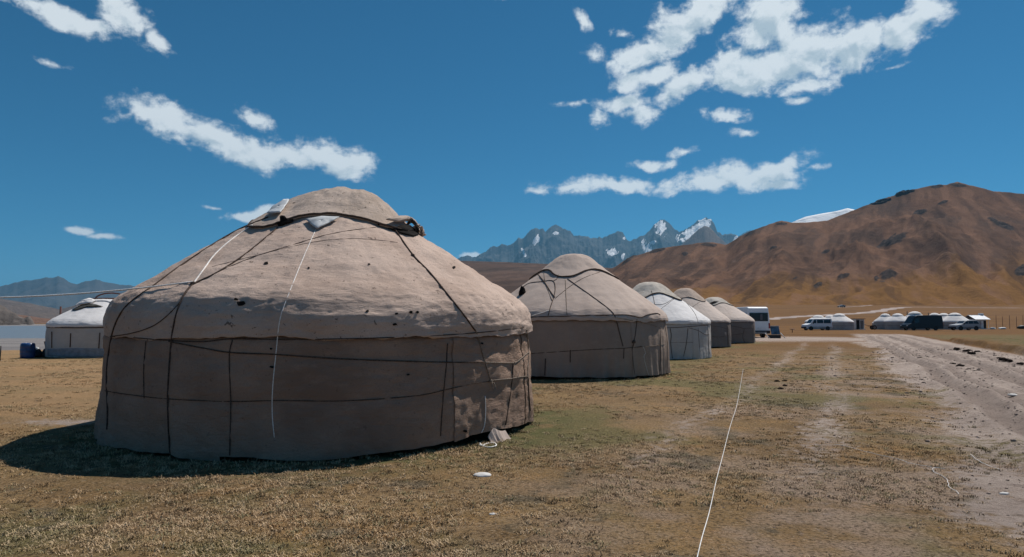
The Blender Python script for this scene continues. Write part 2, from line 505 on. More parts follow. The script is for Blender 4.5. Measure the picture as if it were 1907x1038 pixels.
def turf_colour(t, pos):
    """dry grazed turf: straw, rust and dull green patches over grey earth"""
    dv = t.n.new('ShaderNodeVectorMath'); dv.operation = 'DOT_PRODUCT'; t.l.new(pos, dv.inputs[0]); dv.inputs[1].default_value = (V[0], V[1], 0)
    worn = t.ramp(dv.outputs['Value'], -4.5, 0.5)
    a = t.noise(pos, 0.4, 5, 0.62)
    b = t.noise(pos, 0.95, 6, 0.66, loc=(7, 3, 1))
    c_ = t.noise(pos, 0.9, 5, 0.6, loc=(2, 9, 4))
    g = t.noise(pos, 0.35, 4, 0.6, loc=(11, 5, 2))
    col = t.mix(t.ramp(a, 0.38, 0.62), (0.300, 0.196, 0.094), (0.215, 0.136, 0.066))
    col = t.mix(t.ramp(b, 0.50, 0.66, 0, 0.8), col, (0.345, 0.205, 0.088))
    col = t.mix(t.math('MULTIPLY', t.ramp(c_, 0.42, 0.62), t.ramp(worn, 0, 1, 0.15, 0.9)), col, (0.34, 0.25, 0.185))
    col = t.mix(t.ramp(g, 0.51, 0.62, 0, 0.8), col, (0.160, 0.143, 0.062))
    col = t.mix(t.ramp(t.noise(pos, 1.1, 6, 0.65, loc=(1, 13, 6)), 0.55, 0.66, 0, 0.75), col, (0.115, 0.100, 0.072))
    return col

def make_ground_mat(name):
    t = NT(name)
    pos = t.position()
    turf = turf_colour(t, pos)
    fine = t.noise(pos, 30.0, 5, 0.8)
    fine2 = t.noise(pos, 9.0, 6, 0.7)
    turf = t.mix(t.ramp(fine, 0.36, 0.54, 0.92, 0.0), turf, (0.040, 0.029, 0.019))
    turf = t.mix(t.ramp(t.noise(pos, 46.0, 3, 0.7, loc=(2, 2, 8)), 0.56, 0.70, 0, 0.6), turf, (0.52, 0.42, 0.31))
    turf = t.mix(t.ramp(fine2, 0.55, 0.75, 0, 0.45), turf, (0.36, 0.265, 0.165))
    # far meadow turns golden
    far = t.attr('far')
    pale_mix = t.attr('pale')  # paler golden grass of the left meadow
    meadow = t.mix(t.ramp(t.noise(pos, 0.03, 5, 0.6, stretch=(1, 2.5, 1)), 0.4, 0.62), (0.168, 0.086, 0.033), (0.128, 0.068, 0.029))
    meadow = t.mix(pale_mix, meadow, t.mix(t.ramp(t.noise(pos, 0.25, 5, 0.6, stretch=(1, 3, 1)), 0.35, 0.65), (0.36, 0.225, 0.118), (0.27, 0.185, 0.10)))
    turf = t.mix(t.math('MULTIPLY', far, 0.94), turf, meadow)
    green = t.attr('green')
    gm = t.math('MULTIPLY', green, t.ramp(t.noise(pos, 3.0, 5, 0.65), 0.36, 0.6))
    turf = t.mix(gm, turf, (0.10, 0.105, 0.045))
    # bare earth
    e1 = t.noise(pos, 0.8, 6, 0.6, loc=(3, 3, 3))
    earth = t.mix(t.ramp(e1, 0.35, 0.68), (0.335, 0.270, 0.230), (0.445, 0.365, 0.312))
    e2 = t.noise(pos, 6.0, 7, 0.72)
    earth = t.mix(t.ramp(e2, 0.30, 0.50, 0.65, 0), earth, (0.17, 0.130, 0.112))
    e3 = t.noise(pos, 2.2, 7, 0.7, loc=(9, 1, 5), stretch=(1, 1.8, 1), dist=0.5)
    earth = t.mix(t.ramp(e3, 0.56, 0.66, 0, 0.6), earth, (0.150, 0.115, 0.10))
    earth = t.mix(t.ramp(t.noise(pos, 60, 4, 0.7), 0.3, 0.5, 0.5, 0), earth, (0.20, 0.16, 0.14))
    earth = t.mix(t.math('MULTIPLY', t.attr('rut'), t.ramp(e1, 0.3, 0.6, 0.3, 0.75)), earth, (0.185, 0.145, 0.125))
    d = t.attr('dirt')
    dm = t.ramp(t.math('ADD', d, t.math('MULTIPLY_ADD', t.noise(pos, 6.0, 7, 0.8), 2.2, -1.1)), 0.25, 0.75)
    col = t.mix(dm, turf, earth)
    # grey gravel flats by the lake
    gr = t.attr('gravel')
    gc = t.mix(t.ramp(t.noise(pos, 0.12, 6, 0.6, stretch=(0.35, 1.6, 1)), 0.4, 0.6), (0.175, 0.165, 0.163), (0.235, 0.22, 0.212))
    gmx = t.ramp(t.math('ADD', gr, t.math('MULTIPLY_ADD', t.noise(pos, 0.5, 5, 0.6), 0.7, -0.35)), 0.35, 0.65)
    col = t.mix(gmx, col, gc)
    t.set('Base Color', col); t.set('Roughness', 0.97); t.set('Specular IOR Level', 0.06)
    b1 = t.bump(fine2, 0.8, 0.06)
    t.set('Normal', t.bump(fine, 1.0, 0.025, b1))
    return t.m
M['ground'] = make_ground_mat('dry turf and bare earth')

YURTS = {}   # filled below: name -> (cx, cy, R) used for the greener rim and to keep grass out
NEAR = dict(c=(-2.70, 10.30), R=3.0)
ROW = [(-2.70, 10.30, 3.0), (1.81, 19.97, 2.66), (5.77, 28.5, 2.4), (10.12, 39.9, 2.5), (13.88, 46.9, 2.6), (-17.3, 29.5, 2.3)]

def ground_attrs(x, y):
    D = np.hypot(x, y)
    dirt = track_mask(x, y)
    green = np.zeros_like(D)
    for cx, cy, rr in ROW:
        q = np.hypot(x - cx, y - cy) - rr
        green = np.maximum(green, np.exp(-(np.maximum(q, 0) / 0.75) ** 2))
    v = x * V[0] + y * V[1]
    green = np.maximum(green, 0.75 * sstep(7.0, 9.0, v) * (1 - sstep(60, 85, y)) * (1 - sstep(25, 45, v)))
    azm = np.degrees(np.arctan2(x, y))
    gravel = (1 - sstep(-32, -22, azm)) * sstep(-130, -100, azm) * sstep(32, 36, y + 1.2 * fbm(x * .3, y * .3, 4, 3)) * (1 - sstep(320, 420, y))
    dirt = np.maximum(dirt, 0.8 * np.exp(-(((x + 6.55) / 0.9) ** 2 + ((y - 10.2) / 0.35) ** 2)))
    far = sstep(18, 55, D) * (1 - green * 0.6)
    far = np.maximum(far, 0.85 * sstep(8.5, 12, y) * (1 - sstep(-5.5, -4.6, x)))
    pale = (1 - sstep(-4.6, -3.0, x + 0.25 * (y - 10))) * (1 - sstep(45, 60, y))
    nr = fbm(x * 0.25, y * 0.25, 6.0, 3)
    rut = sum(np.exp(-((v - v0 - 0.35 * nr) / (w * 1.2)) ** 2) for v0, w, _ in ((2.45, 0.17, 0), (3.05, 0.13, 0), (4.05, 0.20, 0), (4.60, 0.12, 0), (5.45, 0.18, 0)))
    return dict(dirt=dirt, green=green, gravel=gravel, far=far, pale=pale, rut=np.clip(rut, 0, 1))

# one sheet to the horizon
front = np.radians(np.linspace(-52, 52, 430))
rest = np.radians(np.linspace(52, 308, 90)[1:-1])
ang = np.concatenate([front, rest])
rad = np.concatenate([[0.02], np.geomspace(0.6, 22000, 330)])
AA, RR = np.meshgrid(ang, rad)
gx, gy = RR * np.sin(AA), RR * np.cos(AA)
hz = ground_h(gx, gy)
vv = gx * V[0] + gy * V[1]; ss = gx * U[0] + gy * U[1]
hz = hz - 0.10 * sstep(1.4, 2.0, vv) * (1 - sstep(11.0, 12.0, vv)) * sstep(2.5, 3.5, ss) * (1 - sstep(74, 80, ss))
at = ground_attrs(gx.ravel(), gy.ravel())
o = mesh_obj('ground', np.stack([gx, gy, hz], -1).reshape(-1, 3), grid_faces(len(rad), len(ang), True), M['ground'], attrs=at)
tag(o, kind='structure')

# the dirt track with its ruts, and the earth bank on its far side
def strip(name, s0, s1, v0, v1, ns, nv, fn, mat):
    s = np.linspace(0, 1, ns) ** 1.6 * (s1 - s0) + s0
    v = np.linspace(v0, v1, nv)
    vv_, ss_ = np.meshgrid(v, s)
    x = ss_ * U[0] + vv_ * V[0]; y = ss_ * U[1] + vv_ * V[1]
    z = ground_h(x, y) + fn(x, y, ss_, vv_)
    return mesh_obj(name, np.stack([x, y, z], -1).reshape(-1, 3), grid_faces(ns, nv), mat, attrs=ground_attrs(x.ravel(), y.ravel()))

RUTS = ((2.45, 0.17, 0.075), (3.05, 0.13, 0.045), (4.05, 0.20, 0.085), (4.60, 0.12, 0.045), (5.45, 0.18, 0.05))
def track_fn(x, y, s, v):
    n = fbm(x * 0.25, y * 0.25, 6.0, 3)
    z = 0.006 + 0 * x
    for v0, w, a in RUTS:
        q = v - v0 - 0.35 * n
        z = z - a * np.exp(-(q / w) ** 2) + a * 0.75 * np.exp(-((np.abs(q) - 2.0 * w) / (0.8 * w)) ** 2)
    z = z + 0.022 * fbm(x * 2.2, y * 2.2, 1.0, 4) + 0.02 * np.maximum(0, fbm(x * 4.5, y * 4.5, 9.0, 3))
    edge = sstep(1.3, 2.1, v) * (1 - sstep(6.9, 7.3, v)) * sstep(3.0, 5.0, s) * (1 - sstep(70, 76, s))
    return z * edge - 0.02 * (1 - edge)
tag(strip('dirt_track', 2.8, 78, 1.2, 7.35, 520, 150, track_fn, M['ground']), kind='structure')

def bank_fn(x, y, s, v):
    n = fbm(x * 0.35, y * 0.35, 2.0, 4)
    v0 = 7.15 + 0.55 * n
    up = sstep(0.0, 0.45, v - v0 + 0.12 * fbm(x * 3, y * 3, 3.0, 3))
    hgt = (0.36 + 0.10 * n) * (1 - sstep(56, 64, s)) * sstep(2, 6, s)
    back = 1 - sstep(9.5, 13.6, v)
    return -0.04 + up * hgt * back + 0.025 * fbm(x * 2, y * 2, 4.0, 3) - 0.06 * sstep(13.0, 14.0, v) - 0.12 * sstep(74, 78, s)
tag(strip('earth_bank', 2.8, 78, 6.5, 14.0, 420, 120, bank_fn, M['ground']), kind='structure')

# ------------------------------------------------------------------ hills and mountains
def hill_mat(name, c1, c2, c3, rock=0.0, scale=0.01, rockcol=(0.085, 0.078, 0.074)):
    t = NT(name)
    pos = t.position()
    a = t.noise(pos, scale, 6, 0.62, stretch=(1, 0.45, 1))
    b = t.noise(pos, scale * 4, 6, 0.65, loc=(40, 7, 3))
    low = t.attr('low')
    col = t.mix(t.ramp(a, 0.38, 0.64), c1, c2)
    col = t.mix(t.ramp(t.math('ADD', low, t.math('MULTIPLY_ADD', b, 0.6, -0.3)), 0.35, 0.8, 0, 0.85), col, c3)
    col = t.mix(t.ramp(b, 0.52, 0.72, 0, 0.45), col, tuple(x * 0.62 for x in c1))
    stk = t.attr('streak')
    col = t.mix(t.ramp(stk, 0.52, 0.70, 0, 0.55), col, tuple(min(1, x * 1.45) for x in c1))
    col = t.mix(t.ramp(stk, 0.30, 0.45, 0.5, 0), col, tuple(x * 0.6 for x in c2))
    if rock:
        rk = t.noise(pos, scale * 9, 7, 0.7, loc=(3, 2, 9))
        col = t.mix(t.ramp(rk, 0.62, 0.70, 0, rock), col, rockcol)
    rks = t.attr('rock')
    col = t.mix(t.ramp(t.math('ADD', rks, t.math('MULTIPLY_ADD', b, 0.7, -0.35)), 0.25, 0.6, 0, 0.9), col, t.mix(t.ramp(t.noise(pos, scale * 10, 6, 0.7), 0.4, 0.62), (0.030, 0.027, 0.027), (0.080, 0.066, 0.060)))
    t.set('Base Color', col); t.set('Roughness', 1.0); t.set('Specular IOR Level', 0.0)
    t.set('Normal', t.bump(t.noise(pos, scale * 14, 8, 0.72), 0.85, 0.25 / scale * 0.14))
    return t.m

def loft(name, crest, y0, y1, mat, n_col=260, n_row=70, back=0.5, shape=1.0, foot=None, amp=0.0, nscale=100.0,
         jag=0.0, jscale=60.0, shear=0.0, ridge=False, snow=None, seed=0.0, y1_fn=None, spur=False, rocks=None):
    """a hill: a foot at depth y0 rising to a crest at depth y1 whose skyline follows the crest pixels, then falling behind"""
    px = np.array([c[0] for c in crest], float); py = np.array([c[1] for c in crest], float)
    cols = np.linspace(px[0], px[-1], n_col)
    crow = np.interp(cols, px, py)
    m = (cols - W_PX / 2) / F_PX
    yc = np.full(n_col, float(y1)) if y1_fn is None else y1_fn(cols)
    dz = np.array([ray(a, b).z / ray(a, b).y for a, b in zip(cols, crow)])
    mm = np.array([ray(a, b).x / ray(a, b).y for a, b in zip(cols, crow)])
    zc = CAM_Z + dz * yc
    if jag: zc = zc + jag * fbm(cols / jscale, cols * 0 + seed, 3.0, 5, 0.6)
    t = np.concatenate([np.linspace(0, 1, n_row), 1 + np.linspace(0, back, 12)[1:]])
    T, COL = np.meshgrid(t, np.arange(n_col), indexing='ij')
    yf = y0 * (1 + 0.12 * fbm(cols / 130, cols * 0 + seed, 1.0, 4))
    Y = yf[None] + T * (yc - yf)[None]
    X = mm[None] * Y
    zf = ground_h(X[0], Y[0]) - 3.0 if foot is None else np.full(n_col, foot)
    Tc = np.clip(T, 0, 1)
    sh = Tc ** shape
    Z = zf[None] + (zc - zf)[None] * sh
    Z = np.where(T > 1, zc[None] - (T - 1) / back * (zc - zf)[None] * 0.75, Z)
    win = np.sin(np.pi * np.clip(T, 0, 1)) ** 0.7
    if amp:
        q = (X + shear * Y) / nscale
        f = ridged(q, Y / nscale * 0.55, seed, 5) if ridge else fbm(q, Y / nscale * 0.45, seed, 5, 0.55)
        if spur: f = ridged((X * .87 - Y * .5) / nscale + 0.25 * fbm(X / 160, Y / 160, 4.0, 3), (X * .5 + Y * .87) / (nscale * 3.6), seed, 5, 0.55)
        Z = Z + amp * ((f - 0.75) if (ridge or spur) else f) * win
    reach = 0.55 + 0.35 * sstep(1700, 1950, cols)[None] if name == 'hill' else 0.34
    low = 1 - sstep(0.1, 1.0, (Tc + 0.14 * fbm(X / 150, Y / 150, 3.0, 3)) / reach)
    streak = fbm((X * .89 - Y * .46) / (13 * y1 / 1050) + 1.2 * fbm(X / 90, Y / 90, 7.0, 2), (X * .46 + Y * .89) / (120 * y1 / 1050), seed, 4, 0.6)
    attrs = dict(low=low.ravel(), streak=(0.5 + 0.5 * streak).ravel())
    if snow is not None:
        # photo-space position of each point decides the snow fields that lie there
        cp, sp = math.cos(PITCH), math.sin(PITCH)
        dpt = Y * cp + (Z - CAM_Z) * sp
        PX = W_PX / 2 + F_PX * X / dpt
        PY = H_PX / 2 - F_PX * (-Y * sp + (Z - CAM_Z) * cp) / dpt
        sn = np.zeros_like(X)
        wob = fbm(PX / 4.5 + PY / 9, PY / 8, 1.0, 5, 0.7)
        for (sx, sy, rx, ry, tl) in snow:
            a = R_(tl)
            dx = (PX - sx) * math.cos(a) + (PY - sy) * math.sin(a); dy = -(PX - sx) * math.sin(a) + (PY - sy) * math.cos(a)
            sn = np.maximum(sn, 1 - np.hypot(dx / rx, dy / ry) + 1.15 * wob)
        attrs['snow'] = np.clip(sn * 1.6, 0, 1).ravel()
    if rocks is not None:
        cp, sp = math.cos(PITCH), math.sin(PITCH)
        dpt = Y * cp + (Z - CAM_Z) * sp
        PX = W_PX / 2 + F_PX * X / dpt
        PY = H_PX / 2 - F_PX * (-Y * sp + (Z - CAM_Z) * cp) / dpt
        rk = np.zeros_like(X)
        wob = fbm(X / 22, Y / 40, 5.0, 5, 0.62)
        for (sx, sy, rx, ry, tl) in rocks:
            a = R_(tl)
            dx = (PX - sx) * math.cos(a) + (PY - sy) * math.sin(a); dy = -(PX - sx) * math.sin(a) + (PY - sy) * math.cos(a)
            rk = np.maximum(rk, np.where(T <= 1.02, 1 - np.hypot(dx / rx, dy / ry) + 0.8 * wob, 0))
        rk = np.clip(rk * 1.5, 0, 1)
        attrs['rock'] = rk.ravel()
        Z = Z + rk * (1.2 + 3.2 * ridged(X / 11, Y / 16, 2.0, 4))
    o = mesh_obj(name, np.stack([X, Y, Z], -1).reshape(-1, 3), grid_faces(len(t), n_col), mat, attrs=attrs)
    tag(o, kind='structure')
    return o

M['hill'] = hill_mat('brown dry hillside', (0.158, 0.090, 0.059), (0.112, 0.073, 0.055), (0.225, 0.118, 0.042), 0.0, 0.012)
M['hill_dark'] = hill_mat('dark brown moor', (0.105, 0.068, 0.052), (0.09, 0.064, 0.052), (0.12, 0.078, 0.052), 0.0, 0.008)
M['hill_left'] = hill_mat('grey brown far slope', (0.115, 0.095, 0.085), (0.15, 0.118, 0.10), (0.16, 0.125, 0.105), 0.5, 0.002)
M['slate'] = hill_mat('dark slate mountain', (0.052, 0.055, 0.062), (0.07, 0.07, 0.073), (0.085, 0.078, 0.074), 0.3, 0.002)
M['red_flat'] = hill_mat('red brown flat', (0.155, 0.098, 0.075), (0.17, 0.105, 0.08), (0.15, 0.10, 0.08), 0.0, 0.01)

def mountain_mat():
    t = NT('grey alpine rock and snow')
    pos = t.position()
    a = t.noise(pos, 0.0016, 8, 0.68, stretch=(1, 1, 2.0))
    b = t.noise(pos, 0.006, 8, 0.72, stretch=(1.6, 1, 0.6))
    col = t.mix(t.ramp(a, 0.38, 0.62), (0.036, 0.044, 0.054), (0.095, 0.10, 0.105))
    col = t.mix(t.ramp(b, 0.5, 0.68, 0, 0.7), col, (0.15, 0.15, 0.15))
    col = t.mix(t.ramp(b, 0.3, 0.45, 0.6, 0), col, (0.055, 0.056, 0.06))
    sn = t.attr('snow')
    sm = t.ramp(t.math('ADD', sn, t.math('MULTIPLY_ADD', b, 0.8, -0.4)), 0.28, 0.5)
    col = t.mix(sm, col, (0.80, 0.81, 0.83))
    t.set('Base Color', col); t.set('Roughness', 1.0); t.set('Specular IOR Level', 0.0)
    t.set('Normal', t.bump(b, 0.8, 60.0))
    return t.m
M['mountain'] = mountain_mat()
gs = NT('glacier snow')
gs.set('Base Color', gs.mix(gs.ramp(gs.noise(gs.position(), .012, 7, .7, stretch=(.5, .5, 3.0), dist=.6), .54, .66, 0, .75), (0.80, 0.81, 0.83), (0.30, 0.34, 0.40)))
gs.set('Roughness', .9); gs.set('Normal', gs.bump(gs.noise(gs.position(), .02, 6, .65), .8, 12.0))
M['snow'] = gs.m

hill_crest = [(1040, 530), (1100, 517), (1143, 498), (1170, 481), (1225, 464), (1262, 458), (1300, 453), (1330, 452), (1352, 457), (1380, 440), (1405, 428), (1440, 416),
              (1455, 411), (1475, 415), (1500, 414), (1540, 411), (1580, 396), (1620, 380), (1660, 366), (1700, 353), (1740, 345), (1765, 344), (1783, 339),
              (1810, 346), (1850, 356), (1907, 361), (2000, 360), (2150, 372), (2400, 395), (2800, 430), (3400, 500)]
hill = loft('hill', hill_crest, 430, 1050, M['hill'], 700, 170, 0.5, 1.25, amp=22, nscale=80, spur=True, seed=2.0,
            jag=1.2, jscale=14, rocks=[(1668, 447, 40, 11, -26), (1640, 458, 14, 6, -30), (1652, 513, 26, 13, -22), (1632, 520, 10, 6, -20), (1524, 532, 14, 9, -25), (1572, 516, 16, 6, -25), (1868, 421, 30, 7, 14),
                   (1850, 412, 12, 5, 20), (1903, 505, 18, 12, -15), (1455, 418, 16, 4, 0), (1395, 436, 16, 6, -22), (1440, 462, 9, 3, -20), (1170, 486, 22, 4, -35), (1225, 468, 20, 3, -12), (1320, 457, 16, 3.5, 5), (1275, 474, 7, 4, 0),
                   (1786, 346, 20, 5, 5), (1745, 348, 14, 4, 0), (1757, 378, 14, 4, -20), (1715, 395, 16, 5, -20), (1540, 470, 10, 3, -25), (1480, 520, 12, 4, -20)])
loft('near_ridge', [(280, 600), (420, 560), (600, 505), (720, 488), (860, 486), (930, 488), (1000, 491), (1080, 494), (1140, 500), (1260, 520), (1400, 540)], 500, 1700, M['hill_dark'],
     220, 50, 0.4, 1.0, amp=10, nscale=300, seed=5.0)
mtn_crest = [(820, 505), (860, 478), (870, 476), (880, 479), (888, 477), (905, 468), (915, 459), (925, 460), (934, 455), (945, 458), (957, 452), (966, 443), (975, 445), (985, 431),
             (997, 424), (1005, 427), (1012, 427), (1016, 432), (1024, 424), (1034, 419), (1042, 422), (1048, 427), (1062, 430), (1069, 439), (1085, 439), (1100, 443),
             (1111, 445), (1116, 440), (1122, 444), (1135, 437), (1150, 431), (1160, 433), (1167, 447), (1172, 450), (1186, 444), (1191, 440), (1200, 438), (1210, 430), (1218, 418),
             (1228, 411), (1237, 409), (1246, 415), (1256, 427), (1265, 432), (1276, 428), (1290, 419), (1300, 411), (1312, 406), (1322, 407), (1330, 417), (1336, 432),
             (1346, 437), (1362, 435), (1375, 440), (1390, 431), (1410, 428), (1430, 440), (1480, 470)]
loft('rocky_mountains', mtn_crest, 5600, 8200, M['mountain'], 760, 170, 0.35, 0.92, foot=120.0, amp=340, nscale=640, ridge=True, seed=11.0, jag=15, jscale=5.0,
     snow=[(1000, 446, 7, 12, 25), (1035, 435, 8, 4, 0), (975, 470, 3, 14, -30), (1163, 444, 3, 4, 0), (1198, 457, 5, 13, -20), (1231, 424, 13, 15, 0), (1205, 462, 9, 14, -20),
           (1292, 431, 34, 12, -28), (1314, 416, 17, 13, 0), (1140, 470, 12, 7, 0), (1160, 478, 4, 9, 0), (1370, 446, 8, 5, -30), (1215, 452, 8, 4, 0)])
loft('dark_foothill', [(1262, 462), (1280, 446), (1300, 428), (1312, 421), (1322, 424), (1335, 438), (1350, 452), (1365, 462)], 4600, 5300, M['hill_left'], 90, 40, 0.3, 1.0,
     foot=200.0, amp=30, nscale=200, ridge=True, seed=4.0, jag=6, jscale=6)
loft('snow_peak', [(1430, 440), (1462, 420), (1478, 413), (1500, 404), (1530, 398), (1560, 393), (1578, 388), (1588, 390), (1610, 396), (1640, 420)], 3000, 3600, M['snow'],
     120, 40, 0.4, 1.0, foot=150.0, amp=14, nscale=180, seed=8.0)
loft('blue_mountains', [(-500, 520), (-260, 500), (-120, 528), (0, 533), (20, 530), (45, 524), (70, 520), (85, 516), (98, 518), (108, 515), (118, 520), (130, 526), (142, 530),
                        (160, 524), (178, 520), (200, 525), (230, 531), (262, 534), (330, 525), (480, 515), (700, 500)], 5200, 7800, M['slate'], 360, 60, 0.3, 0.9,
     foot=-20.0, amp=150, nscale=600, ridge=True, seed=15.0, jag=22, jscale=12)
loft('grey_slope', [(-600, 470), (-200, 528), (0, 556), (60, 566), (110, 576), (170, 560), (230, 552), (330, 545), (520, 560), (700, 575)], 1100, 2600, M['hill_left'], 240, 50, 0.3, 1.0,
     foot=-5.0, amp=40, nscale=500, ridge=True, seed=21.0, jag=4, jscale=20)
loft('red_slope', [(-100, 585), (0, 583), (50, 588), (75, 592), (115, 596), (200, 592), (300, 588), (420, 592)], 420, 900, M['red_flat'], 120, 24, 0.4, 1.0, foot=-1.5, amp=1.5, nscale=120, seed=3.0)

# haze in the far valley air
hz_mat = bpy.data.materials.new('valley haze'); hz_mat.use_nodes = True
hn = hz_mat.node_tree.nodes; hn.clear()
ho = hn.new('ShaderNodeOutputMaterial'); hv = hn.new('ShaderNodeVolumePrincipled')
hv.inputs['Color'].default_value = (0.27, 0.66, 1.0, 1)
hv.inputs['Density'].default_value = 5.2e-5
hv.inputs['Anisotropy'].default_value = 0.2
hz_mat.node_tree.links.new(hv.outputs[0], ho.inputs['Volume'])
bm = bmesh.new(); box(bm, (0, 0, 750), (46000, 46000, 1580))
tag(bm_obj('haze', bm, hz_mat), kind='stuff')
# ------------------------------------------------------------------ yurts
ORIGIN = Vector((0, 0, CAM_Z))

class Yurt:
    """a felt tent: wall panels, a roof felt, a cover over the smoke ring; ropes are laid on its skin"""
    def __init__(s, name, label, group, c, R, eave, prof, cap, corner, mats, seed, n=360, wob=0.02, wr=0.015, hem=0.03, seams=(-0.6, 0.9, 2.4, 3.9),
                 cap_mid=1.1, cap_cor=1.4, dome_shift=0.0, eave_var=0.03, barrel=0.03, fold=None, flare=0.05, pleat=0.0, pleat_n=40, lean=0.0, rim=0.0, drape=0.02, hem_lift=0.0, slim=0.0):
        s.c = Vector((c[0], c[1], gz(*c))); s.R = R; s.seed = seed; s.n = n
        s.root = empty(name, s.c)
        tag(s.root, label, 'yurt', group)
        d = math.hypot(*c)
        s.f = np.array([-c[0] / d, -c[1] / d]); s.rt = np.array([-s.f[1], s.f[0]])   # towards the photographer, and to their right
        if s.rt[0] < 0: s.rt = -s.rt
        s.th_f = math.atan2(s.f[1], s.f[0])
        s.polys = []
        s.eave = eave
        rp = np.array([p[0] for p in prof], float); zp = np.array([p[1] for p in prof], float)
        # smooth roof section, from the eave up to the smoke ring
        par = np.linspace(0, 1, len(prof)); fine = np.linspace(0, 1, 121)
        rf = np.interp(fine, par, rp); zf = np.interp(fine, par, zp)
        ker = np.hanning(13); ker /= ker.sum()
        rf = np.convolve(np.pad(rf, 6, mode='edge'), ker, 'valid'); zf = np.convolve(np.pad(zf, 6, mode='edge'), ker, 'valid')
        s.rf, s.zf = rf, zf
        # --- wall felt in separate overlapping panels
        wm, rm, cm = mats
        seams = [s.th_f + a for a in seams]
        for i, a0 in enumerate(seams):
            a1 = seams[(i + 1) % len(seams)]
            while a1 <= a0: a1 += 2 * math.pi
            ov = 0.035
            m = max(24, int(n * (a1 - a0) / (2 * math.pi)))
            th = np.linspace(a0 - ov, a1 + ov, m); tz = np.linspace(0, 1, 46)
            TH, TZ = np.meshgrid(th, tz)
            frac = (TH - a0) / (a1 - a0)
            hemz = 0.02 + hem * (0.5 + fbm(np.cos(TH) * 3.5 + seed, np.sin(TH) * 3.5, i, 4))
            rel = (TH - s.th_f + math.pi) % (2 * math.pi) - math.pi
            hemz = hemz + hem_lift * np.exp(-((rel - 0.72) / 0.30) ** 2)
            Z = hemz * (1 - TZ) + (eave + 0.05) * TZ
            X0 = np.cos(TH); Y0 = np.sin(TH)
            r = R * (1 - 0.01) - slim + barrel * np.sin(np.pi * np.clip(Z / eave, 0, 1)) - lean * sstep(0.45, 1.0, Z / eave) - 0.05 * sstep(0.95, 1.02, Z / eave)
            r = r + wob * fbm(X0 * 2.2 + seed, Y0 * 2.2, Z * 1.2, 4) + wr * fbm(X0 * 11 + seed, Y0 * 11, Z * 3.0, 4)
            r = r + wr * 0.5 * fbm(X0 * 34, Y0 * 34, Z * 16, 3)
            r = r + drape * fbm(TH * R * 1.3 + seed * 3, Z * 0.35, 6.0, 3) + drape * 0.6 * ridged(TH * R * 0.8 + Z * 0.3, Z * 0.5 + seed, 2.0, 3) * 0.5
            # hem folds grow towards the ground
            low = (1 - np.clip(Z / (eave * 0.55), 0, 1)) ** 1.6
            r = r + flare * low * (0.35 + 1.0 * fbm(X0 * 9 + seed * 2, Y0 * 9, 1.0, 3))
            if pleat: r = r + pleat * np.sin(TH * pleat_n + 2 * fbm(X0 * 3, Y0 * 3, 2, 2)) * (0.3 + low)
            # folds where a belt draws the felt in
            for zb, depth in (fold or []):
                r = r - depth * np.exp(-((Z - zb) / 0.05) ** 2)
            r = r + 0.012 * (1 - frac)            # each panel laps over the next
            s._add('wall_panel', r * X0, r * Y0, Z, wm, flip=True)
        # --- roof felt
        tt = np.linspace(0, 1, 90)
        for pi_, (ra0, ra1) in enumerate(((0.40, 3.45), (3.45, 0.40 + 2 * math.pi))):
          th = np.linspace(s.th_f + ra0 - 0.03, s.th_f + ra1 + 0.03, n // 2 + 8)
          TH, T = np.meshgrid(th, tt)
          X0 = np.cos(TH); Y0 = np.sin(TH)
          r = np.interp(T, fine, rf); Z = np.interp(T, fine, zf)
          ev = eave_var * fbm(X0 * 2.5 + seed, Y0 * 2.5, 3.0, 4) + 0.25 * eave_var * fbm(X0 * 30, Y0 * 30, 1.0, 3)
          Z = Z + ev * (1 - T) ** 6
          k_ = wob * fbm(X0 * 2.5, Y0 * 2.5, Z * 1.5 + seed, 4) + wr * fbm(X0 * 7 * r / R + seed, Y0 * 7 * r / R, Z * 9, 4) + wr * 0.4 * fbm(X0 * 30 * r / R, Y0 * 30 * r / R, Z * 30, 3)
          k_ = k_ + drape * 0.55 * ridged(X0 * 2.2 + 0.2 * Z, Y0 * 2.2, Z * 7.0 + seed, 3) * (1 - T) ** 0.8 + drape * 0.5 * fbm(TH * 14, Z * 0.6, 3.0, 2) * (1 - T)
          k_ = k_ * (1 - sstep(0.85, 1.0, T) * 0.7)
          if pleat: k_ = k_ + pleat * 0.8 * np.sin(TH * pleat_n * 0.6 + seed) * (1 - T) ** 2
          r = r + k_ * 0.7 + 0.014 * (TH - th[0]) / (th[-1] - th[0]); Z = Z + k_ * 0.6
          r = r + rim * np.cos(TH - math.atan2(s.rt[1], s.rt[0])) * (1 - T) ** 3 - abs(rim) * 0.5 * (1 - T) ** 3
          # turned-under lower edge gives the felt its thickness
          r_in = r[:1] - 0.035; z_in = Z[:1] + 0.012
          r = np.concatenate([r_in, r]); Z = np.concatenate([z_in, Z]); TH = np.concatenate([TH[:1], TH])
          s._add('roof_felt', r * np.cos(TH), r * np.sin(TH), Z, rm, flip=True)
        th = np.linspace(0, 2 * math.pi, n, endpoint=False)
        # --- square cover over the smoke ring, its corners hanging lower
        ca = s.th_f + corner
        rr = np.linspace(0, 1, 46)
        TH, Q = np.meshgrid(th, rr)
        q = (0.5 + 0.5 * np.cos(4 * (TH - ca))) ** 1.3
        redge = cap_mid + (cap_cor - cap_mid) * q
        rad_ = Q * redge
        rad_ = rad_ + 0.02 * Q * fbm(np.cos(TH) * 6 + seed, np.sin(TH) * 6, 2.0, 3)
        cz = np.interp(rad_, [p[0] for p in cap], [p[1] for p in cap])
